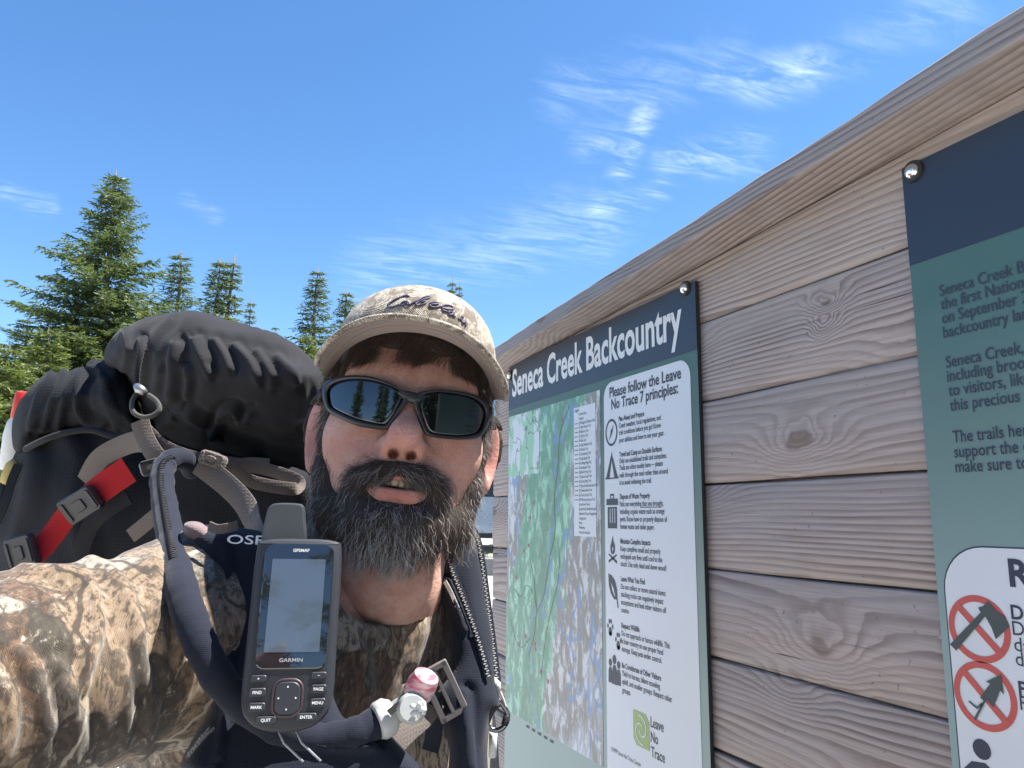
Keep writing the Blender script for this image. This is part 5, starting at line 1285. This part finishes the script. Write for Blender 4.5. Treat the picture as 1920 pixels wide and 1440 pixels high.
# ================================================================== BACKPACK
BLK = fabric('pack_black_cloth', (.019, .0195, .023), weave=900, sheen=.12); BLK2 = fabric('pack_black_mesh', (.013, .014, .018), weave=420, sheen=.05, bd=.0012)
TAUPE = fabric('taupe_webbing', (.125, .105, .095), weave=520, sheen=.25, bd=.0009); NAVY = fabric('neoprene_navy', (.013, .016, .028), weave=1500, sheen=.2)
REDW = fabric('red_webbing', (.36, .018, .022), weave=520, sheen=.2); PLAST = simple('buckle_plastic', (.055, .055, .058), .42); STRAPB = fabric('strap_black_cloth', (.011, .014, .024), weave=900, sheen=.15)
LINING = simple('zipper_silver', (.45, .44, .42), .4, .3)
pk = thing('backpack', P(300, 1300, 1.10), 'large black hiking backpack with taupe and red straps on the person\u2019s back', 'backpack')
lid_z = lambda a, b: 1.00 + .0002 * (400 - a) + .00075 * np.clip(b - 705, 0, 200)
pillow('main_body', [(-40, 1260), (-30, 1060), (-8, 930), (12, 870), (40, 825), (110, 795), (210, 770), (300, 790), (430, 815), (560, 850), (612, 930), (640, 1080), (660, 1260), (300, 1300)], lambda a, b: 1.14 + .00012 * (300 - a), .13, .16, 210, .006, BLK2, pk, wr=(.004, 30, 4),
       fold=[([(120, 810), (150, 860), (140, 960), (160, 1040)], .006, 22), ([(60, 850), (50, 940), (30, 1020)], .006, 20)])
pillow('lid', [(196, 668), (201, 645), (222, 621), (250, 607), (275, 597), (302, 588), (332, 583), (366, 584), (400, 592), (432, 604), (470, 613), (500, 619), (535, 633), (565, 651), (586, 672), (602, 700), (612, 760), (606, 830), (585, 882), (540, 890), (480, 878), (420, 866), (360, 850), (312, 832), (290, 800), (272, 778), (256, 745), (240, 712), (220, 692), (202, 684)], lid_z, .105, .13, 135, .0034, BLK, pk, wr=(.0021, 75, 9),
       fold=[([(262, 640), (268, 680), (265, 720), (250, 750)], 0.0033, 7), ([(235, 625), (240, 660), (232, 690)], 0.0033, 8), ([(318, 600), (290, 625), (272, 655)], 0.0022, 8),
             ([(330, 650), (322, 700), (318, 745), (322, 762)], 0.0066, 11), ([(362, 640), (375, 665), (392, 700)], 0.0060, 8), ([(372, 632), (385, 655), (392, 672)], 0.0050, 7), ([(402, 640), (420, 665), (430, 690)], 0.0055, 8),
             ([(440, 650), (470, 680), (484, 710)], 0.0055, 9), ([(480, 660), (500, 690), (510, 720)], 0.0044, 9), ([(520, 670), (545, 695), (552, 715)], 0.0044, 9), ([(556, 690), (566, 730), (560, 780)], 0.0039, 12),
             ([(345, 690), (352, 720), (344, 752)], 0.0050, 8), ([(302, 800), (340, 772), (370, 790), (400, 812)], 0.0066, 10), ([(400, 812), (415, 775), (440, 766), (452, 790), (470, 774)], 0.0083, 7), ([(330, 840), (400, 830), (470, 850)], 0.0033, 14), ([(300, 700), (292, 740), (306, 760)], 0.0039, 9)])
pillow('side_pouch', [(28, 846), (22, 808), (32, 765), (58, 727), (90, 702), (130, 691), (162, 689), (172, 677), (192, 673), (216, 684), (240, 700), (256, 740), (266, 780), (264, 806), (232, 818), (190, 803), (150, 798), (110, 808), (70, 828), (46, 846)], lambda a, b: 1.09 + .0003 * (200 - a), .10, .10, 85, .0038, BLK2, pk, wr=(.0014, 55, 2),
       fold=[([(95, 705), (75, 745), (60, 800)], 0.0055, 9), ([(118, 700), (98, 745), (80, 805)], 0.0055, 8), ([(150, 700), (122, 745), (108, 800)], 0.0055, 8), ([(168, 690), (150, 720), (146, 760), (165, 790), (190, 800)], 0.0072, 8), ([(178, 680), (186, 700), (200, 720)], 0.0044, 7), ([(215, 700), (200, 740), (215, 790)], 0.0039, 12), ([(240, 712), (236, 750), (248, 795)], 0.0033, 9)])
b = MB(); b.tube(spline([P(48, 842, 1.02), P(80, 826, .985), P(120, 812, .975), P(170, 806, .97), P(215, 818, .965), P(258, 812, .96)], 6), .0042, 8); b.build('pouch_hem', BLK, pk, True)
b = MB(); b.tube(spline([P(272, 632, .925), P(266, 655, .905), P(258, 690, .90), P(256, 722, .905)], 8), [.003 + .0012 * (i % 2) for i in range(25)], 6); b.build('lid_seam', BLK, pk, True)
pillow('back_panel', [(300, 830), (360, 848), (430, 862), (500, 876), (575, 885), (600, 960), (600, 1080), (520, 1120), (400, 1060), (330, 1010), (290, 930)], .965, .03, .04, 40, .005, BLK2, pk, wr=(.002, 50, 6))
def web(name, pts, w, mat, th=.0016, nrm=None, par=pk, n=6):
    p = spline(np.array([P(*q) for q in pts]), n); v, f = ribbon(p, w, th, -fwd if nrm is None else nrm); return mesh_obj(name, v, f, mat, par, True, 40, True)
web('compression_strap', [(262, 788, .885), (270, 815, .88), (285, 845, .872), (302, 866, .868)], .022, TAUPE)
web('load_lifter_strap', [(268, 800, .885), (310, 838, .88), (370, 860, .875), (430, 868, .90), (500, 880, .925), (556, 900, .93), (559, 914, .92), (540, 916, .905), (470, 902, .888), (425, 870, .872), (388, 856, .862)], .0155, TAUPE, n=8)
web('harness_webbing', [(372, 868, .862), (420, 905, .845), (455, 940, .82), (474, 975, .79), (484, 1010, .74), (490, 1050, .70)], .026, TAUPE)
web('lid_strap', [(436, 872, .93), (470, 868, .935), (505, 870, .94)], .014, TAUPE)
web('side_strap', [(160, 905, .99), (185, 862, .965), (225, 838, .945), (258, 828, .925), (285, 832, .90)], .026, TAUPE)
web('side_strap', [(150, 1040, .98), (170, 985, .97), (200, 955, .96), (240, 930, .955)], .022, BLK)
web('lower_strap', [(245, 1005, .94), (270, 985, .93), (300, 960, .92)], .018, TAUPE)
r1 = web('red_strap', [(50, 1052, .93), (85, 1020, .945), (112, 985, .95), (130, 960, .95)], .028, REDW); r1['label'] = 'red webbing strap'
r2 = web('red_strap', [(172, 930, .945), (205, 905, .942), (242, 880, .94)], .034, REDW); r2['label'] = 'red webbing strap'
def frame_px(c, Z, dx, dy):
    """local frame on a spot: origin, right, up and facing axes from image directions"""
    o = P(*c, Z); a = unit(P(c[0] + dx, c[1] + dy, Z) - o); n_ = unit(CAM - o); n_ = unit(n_ - a * n_.dot(a)); return o, a, np.cross(n_, a), n_
def prism(pts, layers, fr):
    """outline in a frame, built up in layers (scale inset metres, height)"""
    o, a, u, n_ = fr; pts = np.array(pts, float); m = len(pts); cen = pts.mean(0); v, f = [], []
    e = np.roll(pts, -1, 0) - np.roll(pts, 1, 0); nr = np.stack([e[:, 1], -e[:, 0]], 1); nr /= np.linalg.norm(nr, axis=1, keepdims=True)
    if ((pts - cen) * nr).sum() < 0: nr = -nr
    for ins, z in layers:
        for q in pts - nr * ins: v.append(o + a * q[0] + u * q[1] + n_ * z)
    L = len(layers)
    for j in range(L - 1): f += [[j * m + i, j * m + (i + 1) % m, (j + 1) * m + (i + 1) % m, (j + 1) * m + i] for i in range(m)]
    f += [list(range(m))[::-1], [(L - 1) * m + i for i in range(m)]]
    return np.array(v), f
def rrect(w, h, r, n=5):
    out = []
    for cx, cy, s in ((w / 2 - r, h / 2 - r, 0), (-w / 2 + r, h / 2 - r, 90), (-w / 2 + r, -h / 2 + r, 180), (w / 2 - r, -h / 2 + r, 270)):
        for i in range(n + 1): t = math.radians(s + 90 * i / n); out.append((cx + r * math.cos(t), cy + r * math.sin(t)))
    return out
def buckle(c, Z, dx, dy, w, h, mat, par, name='buckle'):
    fr = frame_px(c, Z, dx, dy)
    v, f = prism(rrect(w, h, .005), [(.001, -.006), (0, -.004), (0, .004), (.0015, .0065)], fr); o = mesh_obj(name, v, f, mat, par, True, 35, True)
    for s in (-1, 1):
        q = (fr[0] + fr[1] * s * w * .38 + fr[3] * .0065, *fr[1:]); v, f = prism(rrect(w * .13, h * .75, .002), [(0, 0), (.0006, .0025)], q); mesh_obj('buckle_bar', v, f, mat, o, True, 35, True)
    q = (fr[0] + fr[3] * .006, *fr[1:]); v, f = prism(rrect(w * .36, h * .45, .003), [(0, 0), (.001, .003)], q); mesh_obj('buckle_tongue', v, f, mat, o, True, 35, True)
    return o
buckle((152, 946), .935, 1, -.62, .046, .034, PLAST, pk)
buckle((42, 1035), .93, 1, -.3, .034, .040, PLAST, pk)
buckle((282, 876), .858, .3, 1, .018, .022, PLAST, pk, 'strap_adjuster')
buckle((400, 862), .858, 1, .35, .030, .016, TAUPE, pk, 'strap_adjuster')
# zip pull: cord loop with a metal end on the lid
b = MB(); b.tube(spline([P(258, 735, .885), P(248, 752, .878), P(250, 772, .872), P(268, 782, .87), (P(288, 778, .87)), P(299, 766, .873), P(294, 752, .878), P(278, 740, .882)], 6, False), .0028, 7); zp = b.build('zip_pull_loop', fabric('grey_cord', (.07, .068, .065)), pk, True)
b = MB(); b.tube([P(256, 724, .885), P(262, 730, .88), P(272, 736, .878)], [.004, .006, .004], 8); b.build('zip_slider', simple('zip_slider_metal', (.4, .4, .4), .35, .8), zp, True)
# padded shoulder strap on the near side
hz_ = lambda a, b: .665 - .0002 * (b - 1100) + .00008 * (a - 500)
pillow('shoulder_strap', [(352, 1000), (380, 985), (420, 985), (470, 995), (540, 1010), (585, 1060), (606, 1150), (618, 1250), (640, 1345), (690, 1352), (745, 1390), (770, 1470), (360, 1470), (392, 1340), (408, 1240), (402, 1140), (380, 1060)], hz_, .032, .03, 34, .0035, STRAPB, pk, wr=(.0012, 60, 3), fold=[([(425, 1030), (432, 1150), (430, 1280), (410, 1420)], .005, 6), ([(560, 1390), (620, 1400), (700, 1400)], .006, 9)])
pillow('strap_pad', [(343, 990), (350, 979), (372, 979), (392, 992), (408, 1012), (414, 1032), (402, 1040), (376, 1022), (350, 1008)], .665, .018, .02, 14, .0025, fabric('taupe_mesh_pad', (.17, .125, .13)), pk)
web('strap_keeper', [(392, 986, .635), (408, 992, .632), (426, 990, .632), (445, 985, .64)], .008, TAUPE)
def frame_text(name, s, fr, h, mat, par, stretch=1.0, bold=.0, center=True):
    o, a, u, n_ = fr; v, f = glyphs(s, bold); v = v / .92 * h; v[:, 0] *= stretch
    v = v - np.array([(v[:, 0].max() + v[:, 0].min()) / 2 if center else v[:, 0].min(), (v[:, 1].max() + v[:, 1].min()) / 2])
    W_ = o + v[:, :1] * a + v[:, 1:] * u; ob = mesh_obj(name, W_, f, mat, par, False); return face_out(ob, tuple(n_))
PRINTW = simple('white_print', (.70, .72, .74), .5, var=.03)
frame_text('brand_lettering', 'OSPREY', frame_px((497, 1013), .6265, 1, .03), .0095, PRINTW, pk, 1.75, .01)
# far shoulder strap with zipped pocket
lz = lambda a, b: .845 - .00032 * (b - 1000)
pillow('shoulder_strap', [(838, 990), (858, 979), (880, 984), (897, 1010), (907, 1070), (917, 1140), (927, 1215), (936, 1290), (942, 1322), (922, 1345), (914, 1400), (912, 1470), (850, 1470), (842, 1390), (822, 1330), (816, 1300), (838, 1262), (846, 1225), (836, 1165), (815, 1105), (803, 1062), (818, 1015)], lz, .034, .03, 34, .0032, STRAPB, pk, wr=(.0016, 60, 8), fold=[([(838, 1090), (856, 1130), (874, 1182)], .006, 6), ([(870, 1300), (880, 1380), (885, 1440)], .006, 9)])
def zipper(pts, Zoff, nm):
    p = spline(np.array(pts, float), 40); L = np.array([P(a, c, float(lz(a, c)) - .034 + Zoff) for a, c in p]); s = np.concatenate([[0], np.cumsum(np.linalg.norm(np.diff(L, axis=0), axis=1))])
    t = np.arange(0, s[-1], .0024); Q_ = np.stack([np.interp(t, s, L[:, k]) for k in range(3)], 1); tg = np.gradient(Q_, axis=0); tg /= np.linalg.norm(tg, axis=1, keepdims=True)
    b = MB()
    for i, (q, d) in enumerate(zip(Q_, tg)):
        n_ = unit(CAM - q); sd_ = np.cross(d, n_); b.box(q + sd_ * (.0006 if i % 2 else -.0006), (.0006, .0013, .0006), (d, sd_, n_))
    z_ = b.build(nm, LINING, pk); z_['kind'] = 'stuff'
    v, f = ribbon(Q_ + (c2w((0, 0, .0009)) - CAM), .0075, .0008, unit(CAM - Q_[0])); mesh_obj('zipper_tape', v, f, STRAPB, pk, True, 40, True)
zipper([(829, 1012), (836, 1035), (850, 1075), (868, 1120), (885, 1165), (902, 1215), (916, 1268)], -.004, 'zipper_teeth')
zipper([(868, 981), (888, 995), (899, 1025), (908, 1085), (918, 1160), (927, 1230), (934, 1292)], .020, 'zipper_teeth')
web('lining_edge', [(834, 1090, .775), (845, 1110, .772), (858, 1140, .765), (868, 1165, .758), (876, 1185, .755)], .004, fabric('cream_lining', (.45, .43, .40)))
# sternum strap and its slider buckle
web('sternum_strap', [(640, 1475, .60), (700, 1428, .625), (750, 1385, .655), (790, 1345, .69), (815, 1310, .705)], .023, TAUPE)
web('sternum_strap_tail', [(812, 1312, .70), (815, 1350, .705), (812, 1385, .71), (806, 1408, .71)], .016, STRAPB)
fr = frame_px((832, 1296), .70, .42, .9)
for (x, y), w, h in (((0, .011), .052, .006), ((0, -.011), .052, .006), ((-.023, 0), .006, .026), ((.023, 0), .006, .026), ((0, 0), .046, .004)):
    v, f = prism(rrect(w, h, .0018), [(.0006, -.002), (0, -.001), (0, .001), (.0008, .0025)], (fr[0] + fr[1] * x + fr[2] * y, *fr[1:])); mesh_obj('slider_buckle_bar', v, f, simple('slider_plastic', (.16, .14, .14), .45), pk, True, 35, True)

# ================================================================== DRINKING TUBE
dt = thing('drinking_tube', P(400, 1240, .60), 'navy sleeved drinking tube with white elbow and pink mouthpiece across the chest', 'drinking tube')
hp = [(362, 880, .885), (345, 862, .865), (322, 862, .848), (306, 880, .83), (304, 910, .80), (311, 960, .745), (320, 1010, .685), (330, 1060, .628), (341, 1108, .586), (357, 1160, .564), (382, 1220, .555), (424, 1290, .558), (490, 1345, .575), (560, 1378, .585), (620, 1384, .59), (668, 1374, .592), (705, 1355, .60)]
hc = spline(np.array([P(*q) for q in hp]), 8); rsh = np.random.RandomState(3)
b = MB(); b.tube(hc, .0122 + .0003 * np.sin(np.arange(len(hc)) * .9) + rsh.normal(0, .0003, len(hc)), 16); sl_ = b.build('tube_sleeve', NAVY, dt, True)
b = MB(); tg = np.gradient(hc, axis=0); tg /= np.linalg.norm(tg, axis=1, keepdims=True); s = np.concatenate([[0], np.cumsum(np.linalg.norm(np.diff(hc, axis=0), axis=1))])
for i, t in enumerate(np.arange(.05, s[-1] * .55, .0042)):
    q = np.array([np.interp(t, s, hc[:, k]) for k in range(3)]); d = unit(np.array([np.interp(t, s, tg[:, k]) for k in range(3)])); n_ = unit(CAM - q); n_ = unit(n_ - d * n_.dot(d)); sd_ = np.cross(d, n_)
    c = q + n_ * .0126 + sd_ * .001; b.tube([c - sd_ * .0035 - d * .001 - n_ * .0006, c + n_ * .0007, c + sd_ * .0035 + d * .001 - n_ * .0006], .0007, 4)
st_ = b.build('stitching', simple('stitch_thread', (.012, .013, .018), .7), sl_, True); st_['kind'] = 'stuff'
WP = simple('valve_white_plastic', (.40, .42, .42), .35, var=.05); GP = simple('valve_grey_plastic', (.20, .23, .25), .4)
def seg(name, pts, rad, mat, n=16): b = MB(); b.tube([P(*q) for q in pts], rad, n); return b.build(name, mat, dt, True, 40)
seg('sleeve_collar', [(704, 1356, .598), (712, 1352, .60), (728, 1343, .602), (738, 1338, .604)], [.0128, .0150, .0150, .0115], WP)
seg('elbow', [(736, 1340, .604), (750, 1332, .604), (764, 1326, .60)], [.0085, .0095, .010], WP)
seg('valve_switch', [(776, 1330, .62), (772, 1328, .603), (772, 1328, .588), (773, 1328, .583)], [.0095, .0118, .0118, .0095], WP)
b = MB()
for k in range(5): a = k * 1.2566; c = P(784, 1328, .580); b.tube([c, c + (right * math.cos(a) + upv * math.sin(a)) * .006 - fwd * .004], [.0028, .0018], 6)
b.build('switch_lever', simple('clear_plastic', (.5, .52, .53), .2), dt, True)
seg('grey_neck', [(768, 1322, .606), (776, 1308, .606), (780, 1300, .606)], [.0095, .0100, .0098], GP)
def pink_mat():
    m, T = new_mat('pink_mouthpiece'); co = T.n('ShaderNodeTexCoord', out='Object'); z = T.n('ShaderNodeSeparateXYZ', {0: co}, 2)
    c = T.mix(T.sstep(T.noise(T.scaled(co, (60, 60, 260)), 1.0, 3), .42, .62), (.62, .50, .50), (.60, .13, .19))
    finish(T, Base_Color=c, Roughness=.3, Subsurface_Weight=.3, Subsurface_Scale=.004); return m
seg('mouthpiece', [(779, 1303, .606), (784, 1296, .605), (790, 1286, .603), (796, 1276, .601), (800, 1267, .60), (802, 1264, .60)], [.0110, .0122, .0122, .0112, .0102, .006], pink_mat())
web('tube_clip', [(730, 1336, .588), (748, 1322, .588), (768, 1312, .592)], .005, simple('clip_black', (.03, .03, .03), .4), .003, par=dt)

# ================================================================== GPS UNIT
def build_gps():
    g0 = P(548, 1184, .548); ax = unit(P(700, 1180, .548) - P(400, 1190, .548)); n_ = unit(CAM - g0); n_ = unit(n_ - ax * n_.dot(ax))
    t = math.radians(11); ax, n_ = ax * math.cos(t) - n_ * math.sin(t), n_ * math.cos(t) + ax * math.sin(t)
    u = np.cross(n_, ax); u = u if u @ upv > 0 else -u
    tp = math.radians(3); n_, u = n_ * math.cos(tp) + u * math.sin(tp), u * math.cos(tp) - n_ * math.sin(tp)
    q = math.radians(-1.5); ax, u = ax * math.cos(q) + u * math.sin(q), u * math.cos(q) - ax * math.sin(q)
    t_ = thing('handheld_gps', g0 - u * .07, 'dark handheld navigation device with screen and buttons clipped to shoulder strap', 'navigation device')
    RUB = simple('gps_rubber', (.020, .024, .032), .55, var=.1, scale=300, bs=.2, bd=.0004); GLS = simple('gps_screen_glass', (.012, .014, .017), .03, 0, var=0, bs=0, Specular_IOR_Level=.8, Coat_Weight=.6, Coat_Roughness=.01)
    LCD = simple('gps_lcd', (.07, .09, .115), .06, 0, var=.03, bs=0, Specular_IOR_Level=.8, Coat_Weight=.6, Coat_Roughness=.01); KEY = simple('gps_key_rubber', (.022, .026, .032), .5)
    def fr(x, y, z): return (g0 + ax * x + u * y + n_ * z, ax, u, n_)
    W_, H_ = .0625, .134
    out = spline([(-.031, .056), (-.026, .0655), (0, .067), (.026, .0655), (.031, .056), (.0312, 0), (.031, -.045), (.024, -.060), (.010, -.066), (-.010, -.066), (-.024, -.060), (-.031, -.045), (-.0312, 0)], 4, True)
    v, f = prism(out, [(.007, -.030), (.002, -.024), (0, -.016), (0, -.003), (.001, .000), (.003, .0012)], fr(0, 0, 0)); case = mesh_obj('case', v, f, RUB, t_, True, 40, True)
    v, f = prism(rrect(.050, .088, .007), [(0, .0008), (0, .0020), (.0008, .0026)], fr(.001, .0185, 0)); bz = mesh_obj('screen_glass', v, f, GLS, t_, True, 35, True)
    v, f = prism(rrect(.0385, .0655, .0008), [(0, .0024), (.0001, .0029)], fr(.001, .0185, 0)); mesh_obj('display', v, f, LCD, bz, False, None, True)
    an = spline([(-.024, -.004), (-.0245, .020), (-.022, .027), (-.016, .029), (-.002, .029), (.003, .027), (.0045, .020), (.005, -.004)], 4, True)
    v, f = prism(an, [(.003, -.027), (.0005, -.022), (0, -.010), (.002, -.006)], fr(-.003, .0665, 0)); mesh_obj('antenna', v, f, simple('gps_antenna', (.028, .034, .040), .6), t_, True, 40, True)
    b = MB(); b.tube([g0 + ax * .0005 + u * -.0445 + ax * x + u * y + n_ * .0016 for x, y in rrect(.020, .024, .007)], .0012, 6, True); b.build('rocker_ring', simple('rocker_ring', (.045, .028, .034), .45), t_, True)
    v, f = prism(rrect(.018, .022, .006), [(0, .0008), (0, .0022), (.001, .0030)], fr(.0005, -.0445, 0)); mesh_obj('rocker_pad', v, f, KEY, t_, True, 35, True)
    keys = [('+', -.020, -.0315, .011, .0048), ('\u2013', .021, -.0300, .011, .0048), ('FIND', -.020, -.0405, .0115, .0060), ('MARK', -.0195, -.0500, .0115, .0060), ('PAGE', .0215, -.0390, .011, .0060), ('MENU', .0215, -.0480, .011, .0060), ('QUIT', -.0125, -.0585, .014, .0052), ('ENTER', .0145, -.0570, .014, .0052)]
    for s, x, y, w, h in keys:
        v, f = prism(rrect(w, h, .0018), [(0, .0008), (0, .0022), (.0006, .0028)], fr(x, y, 0)); k = mesh_obj('key', v, f, KEY, t_, True, 35, True)
        frame_text('key_lettering', s, fr(x, y, .0031), .0026, PRINTW, k, 1.0, .015)
    for x, y, a in ((0, .0075, 0), (0, -.0075, 180), (-.006, 0, 90), (.006, 0, 270)):
        o_, a_, u_, nn = fr(.0005 + x, -.0445 + y, .0033); t2 = math.radians(a); v = [o_ + (a_ * (math.cos(t2) * px - math.sin(t2) * py) + u_ * (math.sin(t2) * px + math.cos(t2) * py)) * .0009 for px, py in ((-.8, -.7), (.8, -.7), (0, .9))]
        face_out(mesh_obj('arrow_mark', v, [[0, 1, 2]], PRINTW, t_, False), tuple(nn))
    frame_text('model_lettering', 'GPSMAP', fr(.002, .0575, .0031), .0030, PRINTW, bz, 1.0, .012)
    frame_text('brand_lettering', 'GARMIN', fr(.001, -.0195, .0031), .0032, simple('grey_print', (.30, .32, .34), .5), bz, 1.25, .015)
    for x in (-.006, .006): b = MB(); b.tube([g0 + ax * x + u * -.064 - n_ * .012, g0 + ax * (x + .006) + u * -.074 - n_ * .008, g0 + ax * (x + .020) + u * -.086 - n_ * .008], .0008, 5); b.build('lanyard_cord', simple('lanyard_cord', (.32, .33, .36), .6), t_, True)
build_gps()

# ================================================================== SMALL GEAR
ca = thing('carabiner', P(932, 1366, .735), 'grey metal carabiner hanging by a cord loop from the pocketed strap', 'carabiner')
b = MB(); b.tube(spline([P(917, 1328, .735), P(911, 1345, .735), P(915, 1362, .735), P(930, 1369, .735), P(945, 1362, .735), P(952, 1345, .735), P(948, 1330, .735), P(932, 1312, .735)], 6, True), .0026, 8, True); b.build('ring', simple('carabiner_metal', (.18, .19, .21), .28, .9), ca, True)
b = MB(); b.tube([P(951, 1340, .734), P(946, 1358, .734)], .0036, 8); b.build('gate_sleeve', simple('gate_black', (.03, .03, .035), .35), ca, True)
b = MB(); b.tube(spline([P(928, 1276, .742), P(934, 1290, .737), P(922, 1312, .735), P(914, 1335, .734)], 5), .0012, 5); b.tube(spline([P(934, 1290, .737), P(944, 1312, .735), P(951, 1338, .734)], 5), .0012, 5); b.tube([P(926, 1272, .744), P(932, 1284, .738), P(936, 1296, .735)], [.002, .0042, .002], 7); b.build('cord_loop', fabric('light_cord', (.42, .41, .39)), ca, True)
ct = MB(); ct.tube([P(925, 1372, .76), P(924, 1395, .76), P(923, 1418, .76)], .0042, 10); tag(ct.build('plastic_tube', simple('clear_tube', (.62, .66, .66), .15), None, True), 'short clear plastic tube standing below the carabiner', 'tube')
bo = thing('water_bottle', P(28, 850, 1.17), 'slim white bottle with red cap behind the backpack side pouch', 'bottle')
def lathe(name, a, bb, prof, mat, par, n=20):
    d = bb - a; b = MB(); b.tube([a + d * t for t, _ in prof], [r for _, r in prof], n); return b.build(name, mat, par, True, 40)
ba, bt = P(27, 880, 1.17), P(46, 735, 1.17)
lathe('bottle_body', ba, bt, [(0, .019), (.02, .021), (.45, .021), (.60, .018), (.68, .012)], simple('white_bottle', (.66, .67, .66), .4), bo)
lathe('red_cap', ba, bt, [(.66, .0135), (.68, .0145), (.95, .0125), (1.0, .010)], simple('red_cap_plastic', (.62, .03, .02), .35), bo)
po = thing('trekking_pole', P(8, 1000, 1.12), 'folded pole with yellow grip tucked along the backpack side', 'trekking pole')
b = MB(); b.tube([P(28, 862, 1.10), P(24, 872, 1.10), P(14, 895, 1.10), P(8, 905, 1.10)], [.004, .009, .009, .006], 12); b.build('grip', simple('yellow_cork_grip', (.45, .36, .13), .7, var=.3), po, True)
b = MB(); b.tube([P(8, 905, 1.10), P(-10, 960, 1.11), P(-30, 1020, 1.12)], .005, 8); b.build('shaft', simple('pole_metal', (.05, .05, .055), .4, .6), po, True)
web('side_webbing', [(-10, 985, 1.0), (10, 940, 1.0), (22, 900, 1.01), (35, 870, 1.02)], .012, BLK)
